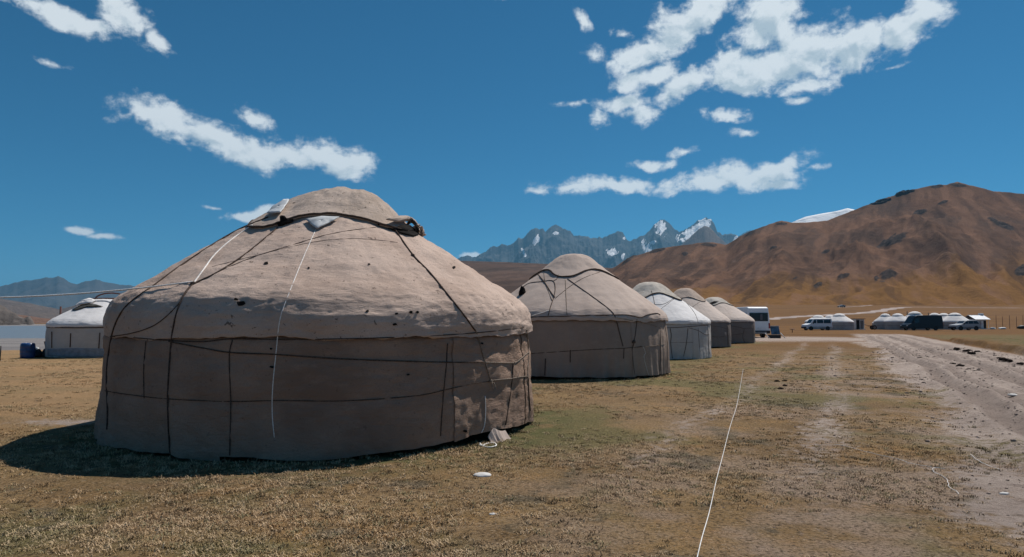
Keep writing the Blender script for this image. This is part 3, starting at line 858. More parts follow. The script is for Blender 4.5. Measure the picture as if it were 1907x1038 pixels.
        # a soft dome: smooth the polyline by sampling round it
        for dlt in (0.04, 0.09): 
            cz = (cz + np.interp(rad_ + dlt, [p[0] for p in cap], [p[1] for p in cap]) + np.interp(np.abs(rad_ - dlt), [p[0] for p in cap], [p[1] for p in cap])) / 3
        zroof = np.interp(rad_, rf[::-1], zf[::-1])
        X = rad_ * np.cos(TH) ; Y = rad_ * np.sin(TH)
        lump_ = 0.022 * np.sin(TH * 7 + 2.5 * fbm(X * 1.5 + seed, Y * 1.5, 2.0, 2)) * Q * (0.5 + fbm(X * 2, Y * 2, 9.0, 2)) + (wr + .008) * 2.2 * fbm(X * 2.4 + seed, Y * 2.4, 5.0, 4) + wr * 0.8 * fbm(X * 9 + seed, Y * 9, 5.0, 3)
        cz = cz + lump_ * (0.35 + 0.65 * Q * (1 - Q) * 4 * 0.8)
        blend = sstep(0.72, 1.0, Q)
        over = np.maximum(cz, zroof + 0.035)
        Z = np.where(rad_ > rf[-1], over * (1 - blend) + (zroof + 0.045 + 0.3 * lump_) * blend, cz)
        top = 1 - sstep(0.3, 1.0, Q)
        X = X + s.rt[0] * dome_shift * top; Y = Y + s.rt[1] * dome_shift * top
        X = np.concatenate([X, X[-1:] * 0.985]); Y = np.concatenate([Y, Y[-1:] * 0.985]); Z = np.concatenate([Z, Z[-1:] - 0.03])
        s._add('crown_cover', X, Y, Z, cm, wrap=True, flip=False)
        s.cap_edge = [Vector((X[-2, j], Y[-2, j], Z[-2, j] - 0.005)) for j in range(len(th))]
        s._bvh()

    def _add(s, name, X, Y, Z, mat, wrap=False, flip=False):
        nr, nc = X.shape
        v = np.stack([X, Y, Z], -1).reshape(-1, 3); f = grid_faces(nr, nc, wrap)
        if flip is False: f = f[:, ::-1]
        f = f[:, ::1]
        o = mesh_obj(name, v, f, mat, s.root)
        s.polys.append((v, f))
        return o

    def _bvh(s):
        vs, fs, off = [], [], 0
        for v, f in s.polys:
            vs.append(v); fs.append(f + off); off += len(v)
        V_ = np.concatenate(vs) + np.array(s.c)
        s.bvh = BVHTree.FromPolygons([tuple(p) for p in V_], [tuple(q) for q in np.concatenate(fs)])

    def skin(s, px, py, lift=0.0, near=True):
        """the point of this tent's skin that the photograph shows at a pixel, local to the tent"""
        d = ray(px, py)
        hit, nrm, idx, dist = s.bvh.ray_cast(ORIGIN, d)
        if hit is None and near:      # just off the outline: take the outline itself
            aim = (s.c + Vector((0, 0, 1.5))) - ORIGIN
            for k_ in np.linspace(0.01, 0.6, 60):
                d2 = (d + (aim.normalized() - d) * k_).normalized()
                hit, nrm, idx, dist = s.bvh.ray_cast(ORIGIN, d2)
                if hit is not None: break
        if hit is None: return None
        if nrm.dot(d) > 0: nrm = -nrm
        return hit + nrm * lift - s.c

    def rope(s, pix, rad, mat, name='rope', lift=None, per=7, sides=6):
        rad = rad * 0.75
        pts = []
        for q in smooth_line(pix, per):
            p = s.skin(q[0], q[1], rad * 0.6 if lift is None else lift, near=False)
            if p is not None and (not pts or (p - pts[-1]).length < 0.8): pts.append(p)
        if len(pts) < 2: return None
        # even out the small bumps so that the rope lies taut
        P = [np.array(p) for p in pts]
        for _ in range(2):
            P = [P[0]] + [(P[i - 1] + 2 * P[i] + P[i + 1]) / 4 for i in range(1, len(P) - 1)] + [P[-1]]
        return tube(name, P, rad, mat, s.root, sides)

    def belt(s, z, rad, mat, dip=0.0, name='rope', n=150):
        pts = []
        for j in range(n + 1):
            th = 2 * math.pi * j / n
            zz = z + dip * math.sin(3 * th + s.seed)
            org = s.c + Vector((math.cos(th) * (s.R + 1.0), math.sin(th) * (s.R + 1.0), zz))
            d = Vector((-math.cos(th), -math.sin(th), 0))
            hit, nrm, i_, ds = s.bvh.ray_cast(org, d)
            if hit is None: continue
            pts.append(hit - d * rad * 0.5 - s.c)
        return tube(name, pts, rad, mat, s.root)

    def hem_cord(s, rad, mat):
        e = s.cap_edge
        tube('cover_hem', e + [e[0], e[1]], rad, mat, s.root, sides=6, cap=False)

    def patch(s, name, pix, mat, lift=0.02, puff=0.0, n=14):
        """a piece of cloth lying on the skin, outlined by pixels (a fan from its middle)"""
        P = [np.array(p, float) for p in pix]
        mid = sum(P) / len(P)
        ring = []
        for i in range(len(P)):
            a, b = P[i], P[(i + 1) % len(P)]
            for t in np.linspace(0, 1, 6, endpoint=False): ring.append(a + (b - a) * t)
        rows = []
        for k_ in np.linspace(1, 0.02, 6):
            row = []
            for q in ring:
                w = mid + (q - mid) * k_
                p = s.skin(w[0], w[1], lift + puff * (1 - k_ ** 2))
                row.append(p)
            rows.append(row)
        last = next(p for r_ in rows for p in r_ if p is not None)
        for r_ in rows:
            for i in range(len(r_)):
                if r_[i] is None: r_[i] = last
                last = r_[i]
        v = [tuple(p) for r_ in rows for p in r_]
        o = mesh_obj(name, v, grid_faces(len(rows), len(ring), True), mat, s.root)
        sd = o.modifiers.new('thickness', 'SOLIDIFY'); sd.thickness = 0.006 if name == 'hole' else 0.012
        return o

ROWG = 'felt yurts pitched in a row along the track'
# ---- the large brown yurt in front
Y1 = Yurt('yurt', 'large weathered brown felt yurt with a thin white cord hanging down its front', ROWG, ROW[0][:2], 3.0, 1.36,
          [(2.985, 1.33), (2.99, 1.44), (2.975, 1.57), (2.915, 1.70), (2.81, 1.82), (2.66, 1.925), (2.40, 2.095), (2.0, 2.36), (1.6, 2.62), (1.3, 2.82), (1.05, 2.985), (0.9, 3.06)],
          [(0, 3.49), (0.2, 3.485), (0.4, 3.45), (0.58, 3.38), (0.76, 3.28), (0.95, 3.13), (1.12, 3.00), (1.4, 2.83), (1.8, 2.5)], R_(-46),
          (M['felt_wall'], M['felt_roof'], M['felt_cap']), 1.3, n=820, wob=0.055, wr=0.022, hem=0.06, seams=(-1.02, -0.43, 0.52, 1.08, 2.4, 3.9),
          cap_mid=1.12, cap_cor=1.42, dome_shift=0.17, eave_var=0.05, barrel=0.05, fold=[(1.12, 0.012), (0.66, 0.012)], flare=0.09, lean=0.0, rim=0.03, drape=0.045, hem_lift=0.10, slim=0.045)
DK, TN, WH = M['rope_dark'], M['rope_tan'], M['rope_white']
Y1.hem_cord(0.016, DK)
Y1.rope([(517, 425), (452, 478), (398, 512), (357, 532), (338, 560), (325, 600), (318, 650), (313, 730), (314, 790), (318, 852)], 0.0125, DK)
Y1.rope([(500, 405), (440, 430), (390, 460), (330, 500), (290, 530), (250, 558), (228, 580), (213, 610), (204, 650), (199, 700), (201, 760), (200, 800)], 0.013, DK)
Y1.rope([(735, 427), (768, 475), (800, 508), (830, 545), (858, 580), (884, 615)], 0.014, DK)
Y1.rope([(884, 612), (893, 640), (902, 672), (913, 708)], 0.013, TN)
Y1.rope([(206, 627), (260, 630), (318, 635), (380, 637), (430, 632), (520, 633), (600, 632), (700, 630), (800, 626), (900, 619), (975, 610)], 0.009, DK)
Y1.rope([(318, 637), (380, 649), (430, 657), (510, 660), (620, 668), (720, 672), (830, 675), (900, 675)], 0.011, DK)
Y1.rope([(196, 728), (240, 735), (312, 743), (430, 748), (510, 746), (640, 747), (770, 738), (826, 727), (880, 715), (913, 710)], 0.008, DK)
Y1.rope([(433, 634), (427, 665), (430, 750), (428, 848)], 0.009, DK)
Y1.rope([(833, 640), (831, 680), (825, 740), (820, 812)], 0.009, DK)
Y1.rope([(272, 636), (268, 690), (269, 742)], 0.008, DK)
Y1.rope([(955, 676), (953, 710), (947, 755), (941, 792)], 0.010, DK)
Y1.rope([(357, 532), (330, 570), (300, 598), (275, 612), (240, 622), (206, 627)], 0.008, DK)
Y1.rope([(360, 531), (410, 505), (470, 480), (540, 458), (600, 440), (650, 430), (700, 424)], 0.006, DK)
Y1.rope([(395, 497), (450, 483), (530, 463), (590, 450), (650, 445), (700, 447), (740, 452)], 0.004, DK)
Y1.rope([(588, 428), (565, 480), (541, 540), (522, 592), (515, 650), (508, 720), (507, 770), (511, 815)], 0.0065, WH)
Y1.rope([(470, 420), (430, 448), (400, 475), (380, 502), (361, 528)], 0.012, WH)
Y1.rope([(900, 675), (930, 676), (957, 676), (970, 668), (984, 656)], 0.011, TN)
Y1.rope([(913, 709), (935, 707), (955, 705), (970, 702), (983, 701)], 0.011, TN)
Y1.rope([(980, 615), (983, 640), (984, 665), (982, 690), (982, 704)], 0.012, TN)
Y1.rope([(979, 650), (972, 675), (964, 702)], 0.006, TN)
Y1.rope([(983, 704), (984, 730), (987, 765)], 0.012, DK)
Y1.rope([(903, 738), (904, 765), (902, 793), (895, 808)], 0.007, WH)
for kx, ky, kr in ((360, 529, .035), (768, 476, .03), (913, 709, .028), (957, 676, .022), (735, 427, .03), (318, 636, .022)):
    p = Y1.skin(kx, ky, 0.01)
    if p is not None: lump('knot', p - Vector((0, 0, kr * .6)), (kr, kr * .8, kr * .8), DK if kx < 900 else TN, Y1.root, seed=kx, sub=2)
# hanging end of the tan rope
p = Y1.skin(913, 710, 0.03)
tube('rope_end', [p, p + Vector((.01, -.02, -.08)), p + Vector((.03, -.02, -.13)), p + Vector((.045, -.02, -.06)), p + Vector((.02, -.01, -.01))], 0.008, TN, Y1.root)
# pale sheeting showing from under the cover
Y1.patch('tarpaulin_corner', [(570, 413), (600, 408), (632, 409), (612, 420), (591, 430), (582, 424)], M['tarp'], 0.03, 0.02)
Y1.patch('tarpaulin_corner', [(500, 404), (512, 390), (532, 378), (541, 378), (530, 396), (524, 403)], M['tarp'], 0.05, 0.01)
Y1.patch('dark_patch', [(514, 423), (526, 408), (548, 410), (535, 420)], M['dark_felt_and_gap'], 0.045)
# rolled-up flap; the gap's shade under it is painted as a black patch
Y1.patch('flap_gap_shade', [(722, 427), (750, 421), (776, 424), (783, 437), (770, 442), (748, 437)], M['dark_felt_and_gap'], 0.012, 0.0)
Y1.patch('lifted_flap', [(716, 417), (735, 411), (752, 408), (770, 409), (786, 413), (790, 426), (782, 431), (776, 420), (754, 418), (734, 420)], M['felt_cap'], 0.06, 0.05)
fp = Y1.skin(783, 425, 0.05)
lump('rolled_flap', fp - Vector((0, 0, 0.08)), (0.055, 0.09, 0.10), M['felt_cap'], Y1.root, seed=3, sub=4, rough=1.1, freq=2.4, rz=0.5)
lump('rolled_flap', fp + Vector((.05, -.02, -0.10)), (0.045, 0.07, 0.06), M['felt_cap'], Y1.root, seed=5, sub=4, rough=1.1, freq=2.4, rz=0.2)
tube('flap_loop', [fp + Vector((0, -.05, -.04)), fp + Vector((.01, -.10, -.10)), fp + Vector((.06, -.10, -.12)), fp + Vector((.08, -.06, -.05))], 0.006, DK, Y1.root)
# moth holes and burns in the felt
for hx, hy, w_ in ((449, 566, 8), (440, 558, 4), (684, 580, 3), (738, 585, 3), (765, 582, 3.5), (777, 582, 3), (496, 491, 4), (687, 493, 2), (845, 499, 3), (575, 500, 2), (706, 417, 3),
                   (507, 684, 4), (505, 650, 2.5), (760, 698, 3), (866, 803, 4), (897, 640, 3), (735, 604, 4)):
    q = [(hx + w_ * math.cos(t) * (1 + .3 * math.sin(3 * t + hx)), hy + w_ * .65 * math.sin(t) * (1 + .3 * math.cos(2 * t + hy))) for t in np.linspace(0, 2 * math.pi, 8, endpoint=False)]
    Y1.patch('hole', q, M['dark_felt_and_gap'], 0.004, 0.0)
# torn lining at the hem, lying out on the grass
vt = []
for i in range(17):
    t = i / 16
    p0 = Y1.skin(906 + 32 * t, 794 - 6 * t, .012)
    ra = Vector((p0.x, p0.y, 0)).normalized()
    ht = p0.z * (0.75 + 0.25 * math.sin(2 + 3.0 * t)) * (0.35 + 0.65 * min(1, t * 3))
    wob_ = 0.03 * math.sin(i * 2.1) + 0.02 * math.sin(i * 4.7)
    for k_ in (0, .35, .7, 1):
        vt.append(tuple(Vector((p0.x, p0.y, 0)) + ra * (0.012 + (0.075 + wob_) * k_) + Vector((0, 0, max(.022, ht * (1 - k_) ** 1.2 + .02)))))
o = mesh_obj('torn_hem', vt, grid_faces(17, 4), M['canvas_roof'], Y1.root)
# cord left in a loop on the turf
e0 = on_ground(893, 812, .008)
loop = [(893, 811), (900, 817), (912, 819), (924, 816), (920, 811), (908, 812), (898, 816), (893, 814)]
tube('cord_loop', [on_ground(q[0], q[1] + 16, .012) for q in smooth_line(loop, 5)], 0.008, WH)
tag(bpy.data.objects['cord_loop'], 'white cord looped on the grass by the large brown yurt', 'cord')

# ---- the second yurt, smooth beige canvas
def prof_of(R, eave, crown_r, crown_z, bulge=1.0):
    k_ = bulge
    r0, z0 = R - .24 * k_, eave + .30
    return [(R + .01, eave - .03), (R + .015, eave + .04), (R - .01, eave + .11), (R - .10 * k_, eave + .20), (r0, z0)] + \
           [(r0 + (crown_r - r0) * t, z0 + (crown_z - z0) * t) for t in (.25, .5, .75, 1.0)]
def cap_of(top, cr, cz):
    return [(0, top), (0.25, top - .012), (0.5, top - .09), (cr * .85, cz + .16), (cr, cz + .06), (cr * 1.4, cz - .25), (cr * 2, cz - .7)]

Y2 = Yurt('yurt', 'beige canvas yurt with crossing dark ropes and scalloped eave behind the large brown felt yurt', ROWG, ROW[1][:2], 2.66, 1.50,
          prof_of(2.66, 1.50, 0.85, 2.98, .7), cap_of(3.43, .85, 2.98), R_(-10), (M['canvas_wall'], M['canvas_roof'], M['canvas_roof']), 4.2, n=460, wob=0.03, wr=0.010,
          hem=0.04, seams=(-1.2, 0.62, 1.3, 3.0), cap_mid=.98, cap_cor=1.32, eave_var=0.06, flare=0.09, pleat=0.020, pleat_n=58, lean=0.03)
Y2.hem_cord(0.02, DK)
Y2.rope([(1057, 520), (1078, 535), (1102, 552), (1135, 577), (1146, 592), (1154, 622), (1160, 645)], 0.016, DK)
Y2.rope([(1053, 521), (1054, 550), (1056, 587)], 0.012, TN)
Y2.rope([(1000, 509), (1014, 526), (1026, 545), (1033, 554)], 0.02, DK)
Y2.rope([(972, 537), (985, 528), (1008, 525), (1029, 523), (1034, 535), (1032, 552), (1026, 570), (1021, 588)], 0.014, DK)
Y2.rope([(1012, 500), (1016, 528), (1028, 560)], 0.012, TN)
Y2.rope([(1034, 556), (1060, 535), (1085, 519), (1117, 507)], 0.009, DK)
Y2.rope([(1040, 512), (1037, 520), (1030, 524)], 0.012, DK)
Y2.rope([(988, 591), (1060, 589), (1140, 587), (1165, 587), (1180, 589), (1193, 592), (1205, 587), (1222, 584), (1229, 587)], 0.02, DK, lift=0.005)
Y2.rope([(1125, 588), (1165, 595), (1200, 602), (1234, 612)], 0.011, TN)
Y2.rope([(1190, 645), (1212, 645), (1237, 641)], 0.011, TN)
Y2.rope([(1186, 595), (1184, 615), (1180, 640), (1177, 650)], 0.013, DK)
Y2.rope([(1177, 650), (1179, 675), (1182, 698)], 0.010, DK)
Y2.rope([(1229, 612), (1230, 650), (1229, 692)], 0.012, DK)
Y2.rope([(985, 659), (1060, 654), (1110, 651), (1160, 649), (1195, 646)], 0.011, DK)
Y2.rope([(1016, 668), (1015, 705)], 0.02, DK)
Y2.rope([(1062, 652), (1062, 675)], 0.018, DK)
Y2.rope([(1162, 648), (1161, 668)], 0.015, DK)
Y2.rope([(1198, 646), (1202, 658), (1199, 665), (1205, 690), (1209, 702)], 0.006, WH)
Y2.rope([(985, 590), (1003, 585), (1022, 579)], 0.012, WH)
p = Y2.skin(974, 546, 0.05)
if p is not None:
    lump('rope_bundle', p - Vector((0, 0, .12)), (0.09, 0.09, 0.17), M['dark_felt_and_gap'], Y2.root, seed=9, sub=3, rough=.6)
    tube('bundle_strap', [p, p + Vector((-.1, -.1, -.22)), p + Vector((-.2, -.1, -.42))], 0.02, DK, Y2.root)
lump('knot', Y2.skin(1180, 640, .01), (.05, .04, .06), DK, Y2.root, seed=2, sub=2)

# ---- the white canvas yurt, third in the row
Y3 = Yurt('yurt', 'white canvas yurt with patched olive crown cover, third in the row', ROWG, ROW[2][:2], 2.4, 1.40,
          prof_of(2.4, 1.40, 0.8, 2.72, 1.0), cap_of(3.13, .8, 2.72), R_(-25), (M['white_wall'], M['white_roof'], M['olive_cap']), 6.1, n=320, wob=0.03, wr=0.012,
          hem=0.04, seams=(-1.1, -0.3, 0.75, 2.2, 3.6), cap_mid=.98, cap_cor=1.35, eave_var=0.06, flare=0.09, pleat=0.012, pleat_n=46)
Y3.hem_cord(0.024, DK)
Y3.rope([(1213, 542), (1217, 555), (1219, 567), (1221, 580)], 0.014, DK)
Y3.rope([(1192, 557), (1205, 561), (1217, 567), (1235, 567), (1250, 559), (1262, 550)], 0.011, DK)
Y3.rope([(1225, 580), (1245, 565), (1262, 552)], 0.009, DK)
Y3.rope([(1269, 556), (1285, 572), (1296, 588), (1300, 602)], 0.012, DK)
Y3.rope([(1237, 611), (1265, 610), (1290, 608), (1318, 606)], 0.016, DK)
Y3.rope([(1248, 612), (1250, 625), (1249, 640), (1252, 668)], 0.017, DK)
Y3.rope([(1281, 612), (1278, 640), (1273, 664)], 0.014, DK)
Y3.rope([(1300, 612), (1302, 640), (1304, 656)], 0.010, DK)
Y3.rope([(1283, 611), (1300, 616), (1312, 623), (1320, 623)], 0.012, DK)
Y3.rope([(1240, 639), (1280, 638), (1322, 638)], 0.008, DK)
Y3.rope([(1318, 606), (1319, 630), (1321, 660)], 0.012, DK)

# ---- fourth and fifth
Y4 = Yurt('yurt', 'small cream felt yurt between the white canvas yurt and the one beside the minibus', ROWG, ROW[3][:2], 2.5, 1.42,
          prof_of(2.5, 1.42, 0.85, 2.92, .8), cap_of(3.40, .85, 2.92), R_(-38), (M['cream_wall'], M['cream_roof'], M['felt_cap']), 7.7, n=260, wob=0.03, wr=0.014,
          hem=0.05, seams=(-1.1, 0.2, 1.15, 3.2), cap_mid=1.0, cap_cor=1.3, flare=0.09)
Y4.hem_cord(0.018, DK)
Y4.rope([(1303, 563), (1285, 575)], 0.012, DK)
Y4.rope([(1322, 607), (1340, 609), (1354, 613)], 0.012, DK)
Y4.rope([(1322, 627), (1340, 628), (1358, 624)], 0.014, DK)
Y4.rope([(1355, 606), (1356, 630), (1358, 645)], 0.016, TN)
Y5 = Yurt('yurt', 'cream felt yurt nearest the parked white minibus, last in the row', ROWG, ROW[4][:2], 2.6, 1.42,
          prof_of(2.6, 1.42, 0.85, 2.72, .8), cap_of(3.12, .85, 2.72), R_(-8), (M['cream_wall'], M['cream_roof'], M['olive_cap']), 8.9, n=260, wob=0.03, wr=0.014,
          hem=0.04, seams=(-1.1, 0.45, 1.2, 3.2), cap_mid=.95, cap_cor=1.25, flare=0.06)
Y5.hem_cord(0.022, DK)
Y5.rope([(1361, 607), (1378, 610), (1385, 612), (1403, 611)], 0.016, DK)
Y5.rope([(1361, 624), (1375, 623), (1384, 621)], 0.016, DK)
Y5.rope([(1386, 612), (1383, 628), (1387, 638)], 0.016, DK)
Y5.rope([(1402, 602), (1404, 620), (1403, 638)], 0.014, DK)
Y5.patch('dark_patch', [(1320, 566), (1330, 562), (1338, 562), (1325, 568)], M['dark_felt_and_gap'], 0.03)

# ---- the white yurt by the lake with its bare wooden crown
Y6 = Yurt('yurt', 'white canvas yurt with rolled back top and bare wooden crown arch, beside a blue barrel', None, ROW[5][:2], 2.3, 1.28,
          prof_of(2.3, 1.28, 0.75, 2.38, .9), [(0, 2.44), (0.3, 2.43), (0.6, 2.40), (0.75, 2.36), (1.1, 2.18), (1.5, 1.9)], R_(20), (M['white_wall'], M['white_roof'], M['white_roof']), 3.3, n=300,
          wob=0.03, wr=0.012, hem=0.02, seams=(-1.3, -0.5, 0.1, 0.7, 2.2), cap_mid=.9, cap_cor=1.1, eave_var=0.05, flare=0.02, pleat=0.014, pleat_n=34)
Y6.belt(1.22, 0.02, DK, 0.01)
for q in ([(97, 618), (97, 648)], [(132, 621), (131, 647)], [(186, 620), (184, 649)]):
    Y6.rope(q, 0.028, DK)
Y6.patch('grey_ground_sheet', [(90, 650), (140, 649), (196, 650), (196, 664), (140, 665), (90, 663)], plain('dusty blue sheeting', (0.25, 0.27, 0.30), .7), 0.02)
Y6.patch('dark_patch', [(134, 579), (147, 571), (160, 567), (178, 568), (192, 572), (178, 572.5), (160, 573), (142, 579)], M['crown_gap_dark'], 0.02, 0.02)  # the crown's dark opening, put on as a dark olive patch
Y6.patch('rolled_cover', [(136, 572), (150, 562), (168, 558), (180, 562), (172, 567), (152, 570), (142, 573)], M['white_roof'], 0.07, 0.06)
wood = plain('dark red wood', (0.10, 0.042, 0.036), 0.7, 0.2, var=0.2, scale=20)
for off in (-0.22, 0.0, 0.22):
    pts = []
    for i in range(13):
        a = math.pi * i / 12
        q = Y6.rt * (0.62 * math.cos(a)) + Y6.f * (off + 0.1)
        pts.append(Vector((q[0], q[1], 2.38 + 0.30 * math.sin(a))))
    tube('crown_arch', pts, 0.024, wood, Y6.root)
ring = [Vector((0.72 * math.cos(a), 0.72 * math.sin(a), 2.42)) for a in np.linspace(0, 2 * math.pi, 41)]
tube('crown_ring', ring, 0.04, wood, Y6.root, 8)

# ---- the white line from the large yurt to a post beyond the frame
k0 = Y1.skin(360, 528, 0.02) + Y1.c
k1 = at_depth(0, 548, 8.6)
far_end = k1 + (k1 - k0) * 0.55
far_end.z = k1.z - 0.02
line = [k0 + (far_end - k0) * t + Vector((0, 0, -0.22 * 4 * t * (1 - t) * 0.35)) for t in np.linspace(0, 1, 26)]
# keep the drawn line through the photographed point
tag(tube('guy_line', line, 0.0095, WH), 'white line stretched through the air from the large brown yurt', 'line')
px_ = far_end
pole = tube('line_post', [Vector((px_.x, px_.y, gz(px_.x, px_.y) - .05)), Vector((px_.x, px_.y, px_.z + .08))], [0.05, 0.04], wood, None, 10)
tag(pole, 'dark wooden post holding the end of the white line', 'post')
# ------------------------------------------------------------------ vehicles
glass_m = NT('tinted vehicle glass'); glass_m.set('Base Color', (0.012, 0.014, 0.018)); glass_m.set('Roughness', 0.08); glass_m.set('Specular IOR Level', 0.5); M['glass'] = glass_m.m
tyre_m = plain('tyre rubber', (0.016, 0.016, 0.017), 0.9, 0.1); rim_m = plain('alloy rim', (0.30, 0.30, 0.31), 0.4, 0.5, 0.6)
trim_m = plain('black plastic trim', (0.020, 0.020, 0.022), 0.6, 0.3)
lamp_red = plain('red lamp glass', (0.30, 0.018, 0.02), 0.25, 0.5); lamp_clear = plain('clear lamp glass', (0.62, 0.63, 0.64), 0.15, 0.5)
def paint(name, col, rough=0.32):
    t = NT(name)
    dust = t.noise(t.coord(), 1.2, 5, 0.6)
    sepz = t.n.new('ShaderNodeSeparateXYZ'); t.l.new(t.coord(), sepz.inputs[0])
    t.set('Base Color', t.mix(t.math('MULTIPLY', t.ramp(dust, 0.35, 0.7), t.ramp(sepz.outputs[2], 1.1, 0.2, 0.0, 0.55)), col, (0.26, 0.21, 0.18)))
    t.set('Roughness', t.ramp(dust, 0.3, 0.7, rough, rough + 0.25)); t.set('Specular IOR Level', 0.5)
    return t.m

def side_shell(name, prof, halfw, mat, parent, tumble=0.10, z_belt=1.0, seg=3, bevel=0.07):
    """body pressed from a side outline (x, z); its flanks lean in above the belt line"""
    bm = bmesh.new()
    top = max(p[1] for p in prof)
    rows = []
    for sgn in (-1, 1):
        row = []
        for x, z in prof:
            w = halfw - (tumble * max(0.0, (z - z_belt) / (top - z_belt)) if z > z_belt else 0.0)
            row.append(bm.verts.new((x, sgn * w, z)))
        rows.append(row)
    n = len(prof)
    bm.faces.new(rows[0]); bm.faces.new(rows[1][::-1])
    for i in range(n):
        j = (i + 1) % n
        bm.faces.new((rows[0][j], rows[0][i], rows[1][i], rows[1][j]))
    bmesh.ops.recalc_face_normals(bm, faces=bm.faces)
    o = bm_obj(name, bm, mat, parent, bevel=bevel, seg=seg)
    o.data.polygons.foreach_set('use_smooth', np.ones(len(o.data.polygons), bool))
    wn_ = o.modifiers.new('wn', 'WEIGHTED_NORMAL'); wn_.keep_sharp = False
    return o

def flank(name, pts, halfw, tumble, z_belt, top, mat, parent, out=0.006, sides=(-1, 1)):
    """a pane or panel laid on the flank, outlined in (x, z)"""
    for sgn in sides:
        v = []
        for x, z in pts:
            w = halfw - (tumble * max(0.0, (z - z_belt) / (top - z_belt)) if z > z_belt else 0.0)
            v.append((x, sgn * (w + out), z))
        o = mesh_obj(name, v + [(a, b - sgn * 0.03, c) for a, b, c in v], [tuple(range(len(v)))] + [(i, (i + 1) % len(v), len(v) + (i + 1) % len(v), len(v) + i) for i in range(len(v))], mat, parent, smooth=False)

def wheel(parent, x, y, r, w=0.22):
    sg = 1 if y > 0 else -1
    prof = [(r * .62, -w / 2), (r * .93, -w / 2), (r, -w * .34), (r, w * .34), (r * .93, w / 2), (r * .62, w / 2)]
    n = 28; v = []; f = []
    for k_ in range(n):
        a = 2 * math.pi * k_ / n
        for rr_, yy in prof: v.append((rr_ * math.cos(a), yy, rr_ * math.sin(a)))
    m = len(prof)
    for k_ in range(n):
        for i in range(m):
            f.append((k_ * m + i, k_ * m + (i + 1) % m, ((k_ + 1) % n) * m + (i + 1) % m, ((k_ + 1) % n) * m + i))
    e = empty('wheel', (x, y, r)); e.parent = parent
    mesh_obj('tyre', v, f, tyre_m, e)
    bm = bmesh.new()
    bmesh.ops.create_cone(bm, cap_ends=True, segments=24, radius1=r * .63, radius2=r * .63, depth=w * .7, matrix=Matrix.Rotation(math.pi / 2, 4, 'X'))
    for k_ in range(5):
        a = 2 * math.pi * k_ / 5
        box(bm, (r * .36 * math.cos(a), sg * w * .37, r * .36 * math.sin(a)), (r * .5, .02, r * .14), Matrix.Rotation(-a, 4, 'Y'))
    bm_obj('rim', bm, rim_m, e)

def van(name, label, loc, rz, body, prof, hw, length_windows, screen, wheels, wr, top, belt, tumble=0.12, door_lines=(), lamps=True, category='van', group=None, mirror=None, rear=None):
    r = empty(name, loc, rz); tag(r, label, category, group)
    side_shell('body', prof, hw, body, r, tumble, belt)
    for pts in length_windows: flank('side_window', pts, hw, tumble, belt, top, M['glass'], r)
    for pts in door_lines: flank('door_seam', pts, hw, tumble, belt, top, trim_m, r, 0.004)
    # windscreen on the sloping front face: (x0,z0) low to (x1,z1) high
    if screen:
        (x0, z0), (x1, z1) = screen
        nx, nz = -(z1 - z0), (x1 - x0); L = math.hypot(nx, nz); nx, nz = nx / L * .008, nz / L * .008
        if nx > 0: nx, nz = -nx, -nz
        w0, w1 = hw - .12 - 0.02, hw - tumble - .12
        v = [(x0 + nx, -w0, z0 + nz), (x0 + nx, w0, z0 + nz), (x1 + nx, w1, z1 + nz), (x1 + nx, -w1, z1 + nz)]
        v += [(a - nx * 3, b, c - nz * 3) for a, b, c in v]
        mesh_obj('windscreen', v, [(0, 1, 2, 3), (0, 4, 5, 1), (1, 5, 6, 2), (2, 6, 7, 3), (3, 7, 4, 0)], M['glass'], r, smooth=False)
    for x in wheels:
        for sg in (-1, 1):
            wheel(r, x, sg * (hw - .10), wr)
            bm = bmesh.new()
            bmesh.ops.create_cone(bm, cap_ends=True, segments=24, radius1=wr * 1.18, radius2=wr * 1.18, depth=.05, matrix=Matrix.Translation((x, sg * (hw - .018), wr * 1.02)) @ Matrix.Rotation(math.pi / 2, 4, 'X'))
            bm_obj('wheel_arch', bm, trim_m, r)
    xs = [p[0] for p in prof]
    box_obj('front_bumper', (min(xs) + .03, 0, .50), (.16, hw * 2 - .06, .28), trim_m, r, bevel=.04)
    box_obj('rear_bumper', (max(xs) - .02, 0, .50), (.14, hw * 2 - .06, .26), trim_m, r, bevel=.04)
    for sg in (-1, 1):
        box_obj('headlamp', (min(xs) + .10, sg * (hw - .22), .84), (.16, .32, .18), lamp_clear, r, bevel=.03)
        box_obj('tail_lamp', (max(xs) - .02, sg * (hw - .09), 1.05), (.08, .14, .46), lamp_red, r, bevel=.02)
        if mirror: box_obj('wing_mirror', (mirror[0], sg * (hw + .12), mirror[1]), (.10, .16, .28), trim_m, r, bevel=.03)
        flank('side_trim', [(min(xs) + .3, .50), (max(xs) - .2, .50), (max(xs) - .2, .60), (min(xs) + .3, .60)], hw, tumble, belt, top, trim_m, r, 0.01, (sg,))
    return r

